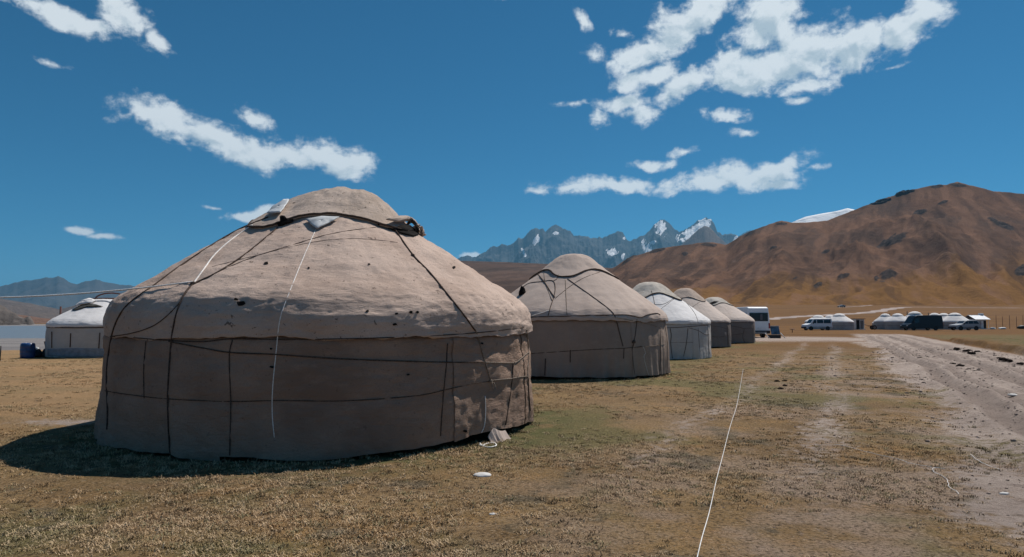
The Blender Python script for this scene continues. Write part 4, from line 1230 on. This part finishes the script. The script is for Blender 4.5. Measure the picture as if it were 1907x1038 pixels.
P_BIG = [(-3.45, .34), (-3.48, .72), (-3.36, 1.02), (-2.72, 1.28), (-2.10, 2.22), (-1.80, 2.56), (-1.2, 2.68), (3.1, 2.68), (3.38, 2.58), (3.46, 2.0), (3.48, .9), (3.46, .34)]
P_MINI = [(-2.40, .32), (-2.42, .70), (-2.32, .98), (-1.62, 1.20), (-1.02, 1.96), (-.80, 2.08), (2.10, 2.12), (2.32, 2.02), (2.40, 1.3), (2.42, .7), (2.40, .32)]
P_SUV = [(-2.42, .36), (-2.44, .74), (-2.30, .98), (-1.20, 1.12), (-.42, 1.68), (-.15, 1.80), (1.75, 1.84), (2.12, 1.72), (2.40, 1.20), (2.45, .8), (2.42, .36)]
P_CAR = [(-2.1, .30), (-2.12, .62), (-1.95, .82), (-1.0, .94), (-.42, 1.38), (-.1, 1.46), (.9, 1.46), (1.35, 1.36), (1.95, .98), (2.12, .9), (2.12, .30)]

white_p = paint('white van paint', (0.72, 0.74, 0.76)); navy_p = plain('dark navy van paint', (0.008, 0.010, 0.016), .3, .3, var=.1); silver_p = paint('silver paint', (0.34, 0.35, 0.36), .25)
blue_p = paint('pale blue grey car paint', (0.30, 0.34, 0.38), .25)
# the minibus whose tail shows beyond the last yurt in the row
def rear_bus():
    b = on_ground(1412, 628)
    yb = 59.0
    base = at_depth(1411, 600, yb)
    z = gz(base.x, yb)
    r = van('white_minibus', 'tall white minibus with dark rear window parked behind the last yurt of the row', (base.x - 0.05, yb + 3.4, z), R_(-90 + 2), white_p,
            [(x, zz) for x, zz in P_BIG], 1.0,
            [[(-1.05, 1.42), (.25, 1.42), (.25, 2.16), (-1.05, 2.16)], [(.33, 1.42), (1.7, 1.42), (1.7, 2.16), (.33, 2.16)], [(1.78, 1.42), (3.2, 1.42), (3.2, 2.16), (1.78, 2.16)],
             [(-2.35, 1.36), (-1.2, 1.36), (-1.2, 2.12), (-1.85, 2.12)]], ((-2.70, 1.31), (-2.12, 2.2)), (-2.35, 1.95), .36, 2.68, 1.2, mirror=(-2.3, 1.5))
    # the tail: a wide dark pane, a curtain behind it, a step and a plate
    box_obj('rear_window', (3.475, 0, 1.80), (.05, 1.62, .72), M['glass'], r, bevel=.02)
    box_obj('curtain', (3.502, .22, 1.80), (.012, .20, .48), plain('grey curtain', (0.10, 0.11, 0.13), .8), r)
    box_obj('number_plate', (3.49, 0, .82), (.02, .52, .12), plain('white plate', (0.7, 0.7, 0.7), .5), r)
    box_obj('rear_step', (3.55, 0, .46), (.22, 1.2, .16), plain('grey step', (0.22, 0.23, 0.24), .6), r, bevel=.02)
    return r
rear_bus()

CAMP = 128.0
def place(px, y, lift=0.0):
    q = at_depth(px, 600, y)
    return Vector((q.x, y, gz(q.x, y) + lift))
van('white_van', 'white passenger van parked in front of the small distant yurts, nose to a hut', place(1521, 122), 0.0 + R_(4), white_p, P_MINI, .93,
    [[(-1.25, 1.25), (-.55, 1.25), (-.55, 1.84), (-.95, 1.84)], [(-.42, 1.25), (.72, 1.25), (.72, 1.86), (-.42, 1.86)], [(.82, 1.25), (2.1, 1.25), (2.1, 1.86), (.82, 1.86)]],
    ((-1.60, 1.22), (-1.04, 1.94)), (-1.55, 1.5), .33, 2.12, 1.15, mirror=(-1.15, 1.3))
van('black_van', 'long dark navy van with pale windscreen parked before distant white yurts', place(1716, 122), R_(8), navy_p, P_BIG, 1.0,
    [[(-2.35, 1.36), (-1.2, 1.36), (-1.2, 2.10), (-1.85, 2.10)]], ((-2.70, 1.31), (-2.12, 2.2)), (-2.35, 1.95), .36, 2.68, 1.2, mirror=(-2.3, 1.5))
van('silver_car', 'silver estate car with roof rails parked beside a small white hut', place(1796, 124), R_(6), silver_p, P_SUV, .95,
    [[(-.85, 1.18), (-.02, 1.18), (-.02, 1.68), (-.35, 1.62)], [(.06, 1.18), (.98, 1.18), (.98, 1.70), (.06, 1.69)], [(1.06, 1.18), (2.1, 1.18), (1.75, 1.68), (1.06, 1.70)]],
    ((-1.15, 1.14), (-.46, 1.66)), (-1.5, 1.5), .37, 1.84, 1.1, category='car', mirror=(-.9, 1.2))
cp = place(1568, 392)
van('blue_car', 'lone pale car standing far up the grassy slope above the road', cp, R_(12), blue_p, P_CAR, .86,
    [[(-.8, .98), (-.02, .98), (-.02, 1.36), (-.38, 1.32)], [(.06, .98), (1.3, .98), (1.05, 1.32), (.06, 1.37)]], ((-.98, .96), (-.46, 1.35)), (-1.35, 1.3), .31, 1.46, .9, category='car')

# panel and trestle standing behind the minibus
tp = place(1443, 57.5)
r = empty('panel_stand', tp, R_(8)); tag(r, 'blue panel on a dark trestle with slanting white legs beside the white minibus', 'stand')
sp_m = plain('dusty blue panel', (0.06, 0.11, 0.17), .35, .5, var=.35, scale=3)
box_obj('panel', (0, 0, .66), (.78, .04, .72), sp_m, r, Matrix.Rotation(R_(-18), 4, 'X'), .01)
box_obj('panel_frame', (0, -.02, 1.02), (.82, .05, .05), plain('grey frame', (.35, .36, .37), .5), r)
box_obj('trestle', (0, .12, .14), (.9, .5, .28), trim_m, r, bevel=.02)
for xx in (-.95, .42): tube('leg', [(xx, -.1, .44), (xx + .34, -.25, 0.0)], .035, plain('white painted leg', (.7, .7, .7), .5), r, 8)

# ------------------------------------------------------------------ distant camp
def camp_yurt(px, y, R, eave, top, label, seed, stove=None):
    base = place(px, y)
    r = empty('yurt', base); tag(r, label, 'yurt', 'white yurts of the distant camp')
    n = 56
    th = np.linspace(0, 2 * math.pi, n, endpoint=False)
    def ring_(name, prof, mat, wob):
        TH, I = np.meshgrid(th, np.arange(len(prof)))
        rr_ = np.array([p[0] for p in prof])[I]; Z = np.array([p[1] for p in prof])[I]
        k_ = wob * fbm(np.cos(TH) * 3 + seed, np.sin(TH) * 3, Z * 2, 3)
        v = np.stack([(rr_ + k_) * np.cos(TH), (rr_ + k_) * np.sin(TH), Z + k_ * .5 * (Z > 0.1)], -1).reshape(-1, 3)
        return mesh_obj(name, v, grid_faces(len(prof), n, True), mat, r)
    cr = R * .36; cz = top - .38
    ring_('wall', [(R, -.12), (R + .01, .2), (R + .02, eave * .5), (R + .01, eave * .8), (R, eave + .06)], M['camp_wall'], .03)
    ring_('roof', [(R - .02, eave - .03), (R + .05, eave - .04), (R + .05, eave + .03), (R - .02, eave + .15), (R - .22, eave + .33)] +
          [(R - .22 + (cr - R + .22) * t, eave + .33 + (cz - eave - .33) * t) for t in np.linspace(.15, 1, 8)], M['camp_roof'], .04)
    ring_('crown_cover', [(cr * 1.22, cz - .12), (cr * 1.2, cz - .05), (cr * 1.05, cz + .07), (cr * .85, cz + .19), (cr * .6, cz + .30), (cr * .3, cz + .37), (.01, top)], M['camp_roof'], .05)
    cord = [Vector((1.23 * cr * math.cos(a), 1.23 * cr * math.sin(a), cz - .09)) for a in np.linspace(0, 2 * math.pi, 41)]
    tube('cover_hem', cord, .03, M['rope_dark'], r, 5)
    belt = [Vector(((R + .04) * math.cos(a), (R + .04) * math.sin(a), eave * .55)) for a in np.linspace(0, 2 * math.pi, 49)]
    tube('rope', belt, .02, M['rope_dark'], r, 5)
    if stove is not None:
        q = Vector((R * .5 * math.cos(stove), R * .5 * math.sin(stove), 0))
        tube('stove_pipe', [q + Vector((0, 0, eave)), q + Vector((0, 0, top + .05))], .07, trim_m, r, 8)
CY = [(1524, 136, 2.5, 1.45, 2.85, 'distant white yurt directly behind the white passenger van', None),
      (1546, 141, 2.4, 1.45, 2.9, 'distant white yurt peeping between two others beside the white van', None),
      (1563, 127, 2.45, 1.42, 3.05, 'distant white yurt with grey wall between white van and hut', None),
      (1641, 136, 1.6, 1.2, 1.95, 'low white tent at the outer end of the distant yurt line', None),
      (1649, 133, 2.05, 1.5, 3.1, 'distant white yurt at the end of the line, with stove pipe', 0.2),
      (1672, 130, 2.3, 1.5, 3.1, 'distant white yurt just clear of the dark van bonnet', None),
      (1704, 131, 2.6, 1.5, 3.5, 'tallest distant white yurt rising behind the dark van windscreen', 2.9),
      (1741, 137, 2.2, 1.5, 3.3, 'distant white yurt mostly hidden behind the dark van, with stove pipe', 2.9),
      (1758, 137, 2.3, 1.5, 3.25, 'distant white yurt just beyond the tail of the dark van', 0.1),
      (1779, 135, 2.6, 1.5, 3.3, 'distant white yurt with wide roof above the silver car bonnet', None)]
for i, (px, y, R, ev, tp_, lb, st) in enumerate(CY): camp_yurt(px, y, R, ev, tp_, lb, i * 3.7, st)

# outhouse and hut
white_w = plain('whitewashed boards', (0.62, 0.60, 0.58), .8, .1, var=.12, scale=2)
dark_d = plain('dark doorway boards', (0.028, 0.022, 0.020), .9, .1)
base = place(1598, 131)
r = empty('outhouse', base, R_(3)); tag(r, 'small pale two-door outhouse beside the distant white yurts', 'outhouse')
box_obj('wall', (0, 0, 1.0), (1.7, 1.3, 2.0), white_w, r, bevel=.02)
box_obj('roof', (0, -.05, 2.06), (2.0, 1.6, .10), plain('dark sheet roof', (.06, .05, .05), .7), r)
box_obj('door', (-.42, -.655, .95), (.62, .04, 1.75), dark_d, r)
box_obj('door', (.36, -.655, .95), (.62, .04, 1.55), plain('grey board door', (.16, .15, .145), .8), r)
box_obj('step', (.2, -.95, .05), (1.3, .5, .12), white_w, r)
r2 = empty('outhouse', place(1589, 134), R_(3)); tag(r2, 'plain white cabin half hidden between yurt and two-door outhouse', 'outhouse')
box_obj('wall', (0, 0, .95), (1.6, 1.3, 1.9), white_w, r2, bevel=.02); box_obj('roof', (0, -.05, 1.98), (1.8, 1.6, .09), plain('dark felt roof', (.07, .06, .055), .7), r2)
hp = place(1818, 143)
r = empty('hut', hp, R_(14)); tag(r, 'small white hut with sloping metal roof at the end of the distant camp', 'hut')
box_obj('wall', (-.35, 0, 1.05), (2.9, 2.6, 2.1), white_w, r, bevel=.02)
bm = bmesh.new()
vs = [bm.verts.new(p) for p in [(-1.78, -1.3, 2.1), (1.1, -1.3, 2.1), (1.1, 1.3, 2.1), (-1.78, 1.3, 2.1), (-1.78, 0, 2.85), (1.1, 0, 2.85)]]
for f in ((0, 1, 5, 4), (2, 3, 4, 5), (0, 4, 3), (1, 2, 5), (0, 3, 2, 1)): bm.faces.new([vs[i] for i in f])
bm_obj('gable', bm, plain('dark gable boards', (.10, .075, .065), .8), r)
metal = plain('galvanised roof sheet', (.52, .54, .57), .45, .5, .3, var=.08, scale=2)
for sg, nm in ((-1, 0), (1, 1)):
    L = math.hypot(1.75, 1.0); a = math.atan2(.85, 1.6)
    for k_ in range(6):
        box_obj('roof_sheet', (-1.75 + k_ * .66, sg * .80, 2.50), (.63, L, .03), metal, r, Matrix.Rotation(-sg * a, 4, 'X'))
box_obj('water_tank', (1.5, .2, 3.0), (.75, .75, .6), plain('white tank', (.7, .7, .7), .5), r, bevel=.08)
box_obj('door', (.75, -1.315, .92), (.62, .05, 1.75), dark_d, r)
for xx in (-1.25, -.55): 
    w_ = box_obj('window', (xx, -1.312, 1.35), (.5, .04, .5), M['glass'], r)
    box_obj('frame', (xx, -1.318, 1.63), (.6, .05, .06), white_w, r)
tube('porch_post', [(1.65, -1.3, 0), (1.65, -1.3, 2.12)], .05, white_w, r, 8)
box_obj('step', (.6, -1.7, .08), (2.2, .7, .16), white_w, r)
for i, px in enumerate((1855, 1867, 1880, 1893, 1905)):
    q = place(px, 146 + i)
    tag(tube('fence_post', [q - Vector((0, 0, .2)), q + Vector((.03, 0, 2.9 - .25 * (i % 2)))], .045, wood, None, 7), 'thin tall post of the fence beyond the hut', 'post', 'fence posts beyond the hut')
tag(lump('dark_trough', place(1903, 144), (1.0, .5, .55), trim_m, None, 5, 3, .2), 'dark low trough among the fence posts beyond the hut', 'trough')
# handcart by the yurt line
r = empty('handcart', place(1624, 131)); tag(r, 'dark two-wheeled handcart left by the end of the distant yurt line', 'cart')
box_obj('tray', (.1, 0, .62), (1.3, .8, .10), wood, r, Matrix.Rotation(R_(12), 4, 'Y'))
for sg in (-1, 1):
    wheel(r, .2, sg * .45, .42, .14)
    tube('shaft', [(-.4, sg * .3, .6), (-1.7, sg * .3, 1.05)], .03, wood, r, 6)
tag(lump('low_stool', place(1475, 96), (.35, .35, .08), wood, None, 4, 3, .1), 'low round dark tabletop standing alone on the grass', 'table')
st_ = bpy.data.objects['low_stool']; st_.location.z += .42
tube('leg', [(0, 0, -.42), (0, 0, .02)], .05, wood, st_, 7)
for i, (px, y, sx) in enumerate(((1848, 139, .5), (1866, 140, .7))):
    tag(lump('white_sack', place(px, y), (sx, .4, .28), M['tarp'], None, 20 + i, 3, .5), 'white sacks lying on the ground beside the small hut', 'sack', 'white sacks by the hut')

# roads on the slope
def road(name, pix, half, mat):
    P = [on_ground(a, b) for a, b in pix]
    L = smooth_line([np.array(p) for p in P], 14)
    v = []
    for i, p in enumerate(L):
        t = L[min(i + 1, len(L) - 1)] - L[max(i - 1, 0)]
        t = np.array([t[0], t[1]]) / (np.hypot(t[0], t[1]) + 1e-9); nrm = np.array([-t[1], t[0]])
        for k_ in np.linspace(-1, 1, 7):
            w = half * (1 + .25 * math.sin(i * .9 + k_ * 2))
            x, y = p[0] + nrm[0] * k_ * w, p[1] + nrm[1] * k_ * w
            v.append((x, y, gz(x, y) + .10 - .08 * abs(k_)))
    o = mesh_obj(name, v, grid_faces(len(L), 7), mat); tag(o, kind='structure')
M['gravel_road'] = plain('pale gravel road', (.36, .295, .265), 1.0, .05, var=.25, scale=.3)
road('gravel_road', [(1385, 598), (1440, 593.5), (1500, 589), (1560, 586), (1620, 582), (1660, 575.5), (1690, 572.5), (1740, 572.5), (1800, 573.5), (1907, 574), (2050, 575)], 3.2, M['gravel_road'])
road('gravel_road', [(1560, 573), (1610, 570), (1640, 566), (1665, 562)], 1.4, M['gravel_road'])

# ------------------------------------------------------------------ rock outcrops on the hill
hv_ = [hill.matrix_world @ v.co for v in hill.data.vertices]
hill_bvh = BVHTree.FromPolygons([tuple(v) for v in hv_], [tuple(p.vertices) for p in hill.data.polygons])
rk_ = NT('dark slate rock')
rv = rk_.noise(rk_.position(), .12, 7, .7)
rk_.set('Base Color', rk_.mix(rk_.ramp(rv, .38, .62), (0.055, 0.048, 0.046), (0.125, 0.098, 0.082))); rk_.set('Roughness', 1.0); rk_.set('Specular IOR Level', 0.0)
rk_.set('Normal', rk_.bump(rk_.noise(rk_.position(), .3, 7, .7), .9, 3.0))
rock_m = rk_.m
for i, (px, py, w, h_, lb) in enumerate([(1640, 373, 18, 7, 'dark crag on the skyline below the hill summit'), (1684, 356, 17, 7, 'dark crag on the hill skyline nearest the summit')]):
    hit, nr_, _, dist = hill_bvh.ray_cast(ORIGIN, ray(px, py + (3 if h_ < 8 else 0)))
    if hit is None: hit, nr_, _, dist = hill_bvh.ray_cast(ORIGIN, ray(px, py + 8))
    if hit is None: continue
    k_ = hit.y / F_PX
    o = lump('rock_outcrop', hit - Vector((0, 0, h_ * k_ * .95)), (w * k_, w * k_ * .6, h_ * k_ * 1.0), rock_m, None, i * 5 + 2, 5, .45, 2.2)
    o.rotation_euler = (0, R_(-14), R_(-10))
    tag(o, lb, 'rocks')
# cliff by the lake
cliff_m = hill_mat('grey cliff rock', (0.135, 0.118, 0.108), (0.075, 0.068, 0.065), (0.16, 0.14, 0.125), .8, .02)
loft('cliff', [(-420, 500), (-200, 520), (-60, 556), (0, 566), (12, 574), (28, 584), (44, 592), (52, 590), (58, 591), (64, 602), (72, 609), (80, 611.5)], 270, 360, cliff_m, 150, 44, .5, .8, foot=-2.0, amp=9, nscale=22,
     ridge=True, seed=33.0, jag=1.0, jscale=6)
# lake
wt = NT('grey glacial lake water'); wt.set('Base Color', (0.16, 0.17, 0.175)); wt.set('Roughness', .32); wt.set('Specular IOR Level', .5)
wt.set('Normal', wt.bump(wt.noise(wt.position(), .9, 5, .6, stretch=(1, 3, 1)), .5, .15))
v = []
LX = np.linspace(0, 1, 40)
a0, a1 = R_(-75), R_(-24)
for t in LX:
    a = a0 + (a1 - a0) * t
    y0_ = 69 + 1.5 * math.sin(t * 9)
    for y_ in (y0_, 150, 262):
        v.append((math.tan(a) * y_, y_, -.55))
tag(mesh_obj('lake', v, grid_faces(40, 3), wt.m), kind='structure')

# ------------------------------------------------------------------ small things
# by the lakeside yurt
bb = on_ground(51, 667)
r = empty('blue_barrel', bb); tag(r, 'blue plastic barrel standing beside the white yurt by the lake', 'barrel')
pl = plain('blue plastic', (0.012, 0.055, 0.17), .35, .5, var=.2)
prof = [(.001, 0), (.22, 0), (.245, .03), (.25, .10), (.262, .18), (.25, .21), (.262, .24), (.265, .36), (.252, .39), (.262, .42), (.25, .54), (.225, .585), (.20, .60), (.195, .585), (.001, .58)]
TH, I = np.meshgrid(np.linspace(0, 2 * math.pi, 36, endpoint=False), np.arange(len(prof)))
pr = np.array(prof)
mesh_obj('drum', np.stack([pr[I, 0] * np.cos(TH), pr[I, 0] * np.sin(TH), pr[I, 1]], -1).reshape(-1, 3), grid_faces(len(prof), 36, True), pl, r)
for sx in (-.1, .1):
    bm = bmesh.new(); bmesh.ops.create_cone(bm, cap_ends=True, segments=14, radius1=.04, radius2=.035, depth=.03, matrix=Matrix.Translation((sx, 0, .593)))
    bm_obj('bung', bm, plain('white bung', (.6, .6, .6), .5), r)
tag(lump('white_bag', on_ground(66, 663), (.17, .14, .26), M['tarp'], None, 6, 3, .4), 'small white bag between the blue barrel and the dark bundle', 'bag')
tag(lump('dark_bundle', on_ground(71, 666), (.22, .18, .24), trim_m, None, 8, 3, .5), 'dark bundle lying beside the blue barrel', 'bundle')
tag(lump('black_bucket', on_ground(83, 666), (.10, .10, .24), trim_m, None, 12, 3, .15), 'small dark sack against the wall of the lakeside yurt', 'sack')
s0 = on_ground(88, 664); 
tag(tube('shovel_handle', [s0, s0 + Vector((-.14, .0, .62))], .022, wood, None, 7), 'thin dark stick leaning on the lakeside yurt', 'stick')
pp = place(112, 44)
tag(tube('wooden_post', [pp - Vector((0, 0, .2)), Vector((pp.x, pp.y, at_depth(112, 571, 44).z))], .06, wood, None, 8), 'dark post rising behind the white yurt by the lake', 'post')
pe = on_ground(-2, 672)
tag(tube('stake', [pe, pe + Vector((0.02, 0, .55))], .05, trim_m, None, 8), 'short dark stake in the meadow before the lake', 'stake')

# ground cord running past the row
cord_px = [(1384, 690), (1380, 715), (1372, 760), (1364, 785), (1352, 830), (1336, 895), (1320, 965), (1303, 1030), (1288, 1090)]
tag(tube('ground_cord', [on_ground(q[0], q[1], .035 + .006 * math.sin(i * .5)) for i, q in enumerate(smooth_line(cord_px, 8))], .0034, WH), 'long straight white cord stretched low over the turf', 'cord')
for pts, lb in (([(1553, 829), (1580, 834), (1600, 840), (1640, 850), (1672, 857), (1700, 866), (1735, 872)], 'faint white string running across the turf towards the track'),
                ([(1760, 876), (1742, 873), (1738, 880), (1760, 892), (1766, 902), (1768, 910), (1782, 918), (1785, 923)], 'crooked loose end of white string curled on the turf'),
                ([(1807, 848), (1822, 860), (1840, 869), (1863, 877)], 'short white string on the worn verge of the track')):
    tag(tube('string', [on_ground(q[0] + 0.8 * math.sin(i * 1.3), q[1], .012) for i, q in enumerate(smooth_line(pts, 6))], .0028, WH), lb, 'string')
stone_w = plain('pale limestone', (.62, .60, .57), .9, .1, var=.1, scale=12)
tag(lump('flat_stone', on_ground(898, 886, -.012), (.088, .062, .028), stone_w, None, 2, 4, .12, 1.2), 'flat white stone in the turf before the large brown yurt', 'stone')
for px, py, sx, lb in ((919, 958, .035, 'tiny white pebble on the turf'), (1870, 920, .042, 'pale flake of stone on the verge of the track'), (1886, 737, .10, 'flat pale stone lying on the dirt track')):
    tag(lump('stone', on_ground(px, py, -.006), (sx, sx * .6, sx * .32), stone_w, None, int(px), 3, .3), lb, 'stone')
dung = plain('dry dung', (0.026, 0.019, 0.016), 1.0, .03, var=.4, scale=20, bump=1, bscale=40)
def droppings(pix, lb, grp):
    for i, (px, py, w) in enumerate(pix):
        p = on_ground(px, py, -.01)
        k_ = p.y / F_PX
        tag(lump('dung', p, (w * k_ * .5, w * k_ * .42, min(.085, w * k_ * .25)), dung, None, int(px * 3 + py), 3, .6, 2.0), lb, 'dung', grp)
droppings([(1447, 711, 10), (1461, 710, 9), (1462, 719, 9), (1454, 725, 10), (1474, 718, 5)], 'dark dung lumps on the turf in line with the yurts', 'dung lumps on the turf')
droppings([(1782, 652, 12), (1798, 655, 10), (1805, 655, 12), (1820, 657, 12), (1810, 660, 14), (1775, 680, 12), (1788, 684, 14), (1861, 668, 8), (1869, 672, 16), (1881, 674, 12),
           (1900, 679, 12), (1886, 686, 6), (1808, 691, 14), (1820, 695, 16), (1880, 692, 12), (1903, 684, 6)], 'dark dung lumps scattered on the dirt track', 'dung lumps on the track')

# ------------------------------------------------------------------ dry grass
def grass_mat():
    t = NT('dry grass blades')
    pos = t.position()
    col = turf_colour(t, pos)
    oi = t.n.new('ShaderNodeObjectInfo')
    col = t.mix(t.ramp(oi.outputs['Random'], 0.0, 1.0, 0.0, 0.8), t.mix(1.0, col, (1.25, 1.2, 1.15), 'MULTIPLY'), (0.68, 0.51, 0.33))
    gd = t.n.new('ShaderNodeMath'); gd.operation = 'LESS_THAN'; t.l.new(oi.outputs['Random'], gd.inputs[0]); gd.inputs[1].default_value = 0.16
    col = t.mix(t.math('MULTIPLY', gd.outputs[0], .75), col, (0.075, 0.058, 0.040))
    gf = t.n.new('ShaderNodeMath'); gf.operation = 'GREATER_THAN'; t.l.new(oi.outputs['Random'], gf.inputs[0]); gf.inputs[1].default_value = 0.87
    col = t.mix(t.math('MULTIPLY', gf.outputs[0], .7), col, (0.15, 0.155, 0.07))
    t.set('Base Color', col); t.set('Roughness', .9); t.set('Specular IOR Level', .1)
    return t.m
M['grass'] = grass_mat()
src = bpy.data.collections.new('grass_tufts')
for k_ in range(7):
    v, f = [], []
    for b in range(18):
        a = rng.uniform(0, 2 * math.pi); r0 = rng.uniform(0, .055)
        lean = rng.uniform(.9, 1.75); L = rng.uniform(.012, .030) * (1.5 if b % 6 == 0 else 1); w = rng.uniform(.0018, .0040)
        d = rng.uniform(0, 2 * math.pi)
        x, y = r0 * math.cos(a), r0 * math.sin(a)
        dx, dy = math.cos(d), math.sin(d); nx, ny = -dy * w, dx * w
        h1, o1 = L * .6 * math.cos(lean * .5), L * .6 * math.sin(lean * .5)
        h2, o2 = h1 + L * .5 * math.cos(lean * 1.1), o1 + L * .6 * math.sin(lean * 1.1)
        i = len(v)
        v += [(x - nx, y - ny, -.004), (x + nx, y + ny, -.004), (x + dx * o1 + nx * .8, y + dy * o1 + ny * .8, h1), (x + dx * o1 - nx * .8, y + dy * o1 - ny * .8, h1), (x + dx * o2, y + dy * o2, max(.003, h2))]
        f += [(i, i + 1, i + 2, i + 3), (i + 3, i + 2, i + 4)]
    me = bpy.data.meshes.new('grass_tuft'); me.from_pydata(v, [], f); me.materials.append(M['grass'])
    src.objects.link(bpy.data.objects.new('grass_tuft', me))
pts = []
for d0_, d1_, dens in ((3.4, 6.0, 400), (6.0, 9.5, 230), (9.5, 15.0, 100), (15.0, 24.0, 45), (24.0, 34.0, 16)):
    area = (R_(92) / 2) * (d1_ ** 2 - d0_ ** 2)
    n = int(area * dens)
    rr_ = np.sqrt(rng.uniform(d0_ ** 2, d1_ ** 2, n)); aa = rng.uniform(R_(-46), R_(46), n)
    pts.append(np.stack([rr_ * np.sin(aa), rr_ * np.cos(aa), np.full(n, (d0_ + d1_) / 2)], -1))
pts = np.concatenate(pts)
x, y = pts[:, 0], pts[:, 1]
keep = np.ones(len(pts), bool)
for cx, cy, rr_ in ROW: keep &= np.hypot(x - cx, y - cy) > rr_ - .12
tm = track_mask(x, y)
keep &= rng.uniform(0, 1, len(pts)) > np.clip(tm * 1.25, 0, .985)
keep &= (x * V[0] + y * V[1] < 1.9)
patchy = fbm(x * .8, y * .8, 3.0, 4)
keep &= rng.uniform(0, 1, len(pts)) < 0.55 + 1.5 * patchy
x, y, far_ = x[keep], y[keep], pts[keep, 2]
z = ground_h(x, y)
nearest = np.min([np.hypot(x - a, y - b) - c_ for a, b, c_ in ROW], axis=0)
sc = rng.uniform(.65, 1.25, len(x)) * (1 + .55 * np.exp(-(np.maximum(nearest, 0) / .25) ** 2)) * (1 + .02 * np.maximum(0, far_ - 8))
def scatter(name, label, cat, pts_, size, turn, coll):
    me = bpy.data.meshes.new(name)
    me.from_pydata(pts_.tolist(), [], [])
    for nm, vals in (('size', size), ('turn', turn)):
        at_ = me.attributes.new(nm, 'FLOAT', 'POINT'); at_.data.foreach_set('value', vals.astype(np.float32))
    go = bpy.data.objects.new(name, me); C.objects.link(go)
    tag(go, label, cat, kind='stuff')
    ng = bpy.data.node_groups.new('scatter', 'GeometryNodeTree')
    ng.interface.new_socket('Geometry', in_out='INPUT', socket_type='NodeSocketGeometry'); ng.interface.new_socket('Geometry', in_out='OUTPUT', socket_type='NodeSocketGeometry')
    gi, g_o = ng.nodes.new('NodeGroupInput'), ng.nodes.new('NodeGroupOutput')
    ins = ng.nodes.new('GeometryNodeInstanceOnPoints'); ci = ng.nodes.new('GeometryNodeCollectionInfo')
    ci.inputs['Collection'].default_value = coll; ci.inputs['Separate Children'].default_value = True; ci.inputs['Reset Children'].default_value = True
    ins.inputs['Pick Instance'].default_value = True
    def named(nm):
        n_ = ng.nodes.new('GeometryNodeInputNamedAttribute'); n_.data_type = 'FLOAT'; n_.inputs['Name'].default_value = nm
        return n_.outputs['Attribute']
    cx_ = ng.nodes.new('ShaderNodeCombineXYZ'); ng.links.new(named('turn'), cx_.inputs[2])
    ng.links.new(gi.outputs[0], ins.inputs['Points']); ng.links.new(ci.outputs[0], ins.inputs['Instance'])
    ng.links.new(cx_.outputs[0], ins.inputs['Rotation']); ng.links.new(named('size'), ins.inputs['Scale'])
    ng.links.new(ins.outputs[0], g_o.inputs[0])
    go.modifiers.new('scatter', 'NODES').node_group = ng
scatter('dry_grass', 'short dry grazed grass of the meadow', 'grass', np.stack([x, y, z], -1), sc, rng.uniform(0, 6.283, len(x)), src)

# loose clods and gravel on the track and its verge
clods = bpy.data.collections.new('clods')
clod_m = plain('loose earth clod', (0.30, 0.24, 0.205), 1.0, .03, var=.35, scale=30)
for k_ in range(5):
    o = lump('clod', (0, 0, 0), (.016, .013, .008), clod_m, None, 60 + k_, 2, .8, 2.0)
    C.objects.unlink(o); clods.objects.link(o)
n = 15000
s_ = 4 + 40 * rng.uniform(0, 1, n) ** 1.7; v_ = rng.uniform(-1.0, 7.0, n)
x, y = s_ * U[0] + v_ * V[0], s_ * U[1] + v_ * V[1]
kp = rng.uniform(0, 1, n) < np.clip(track_mask(x, y) * 1.3 * (0.55 + 1.2 * fbm(x * .6, y * .6, 2.0, 3)), .02, 1)
x, y, s_, v_ = x[kp], y[kp], s_[kp], v_[kp]
z = ground_h(x, y) + np.where(v_ > 1.6, track_fn(x, y, s_, v_), 0.0) - .002
scatter('loose_gravel', 'loose clods and gravel on the dirt track', 'gravel', np.stack([x, y, z], -1), np.minimum(2.6, rng.lognormal(-.55, .6, len(x))) * (.5 + .03 * np.minimum(30, s_)), rng.uniform(0, 6.283, len(x)), clods)
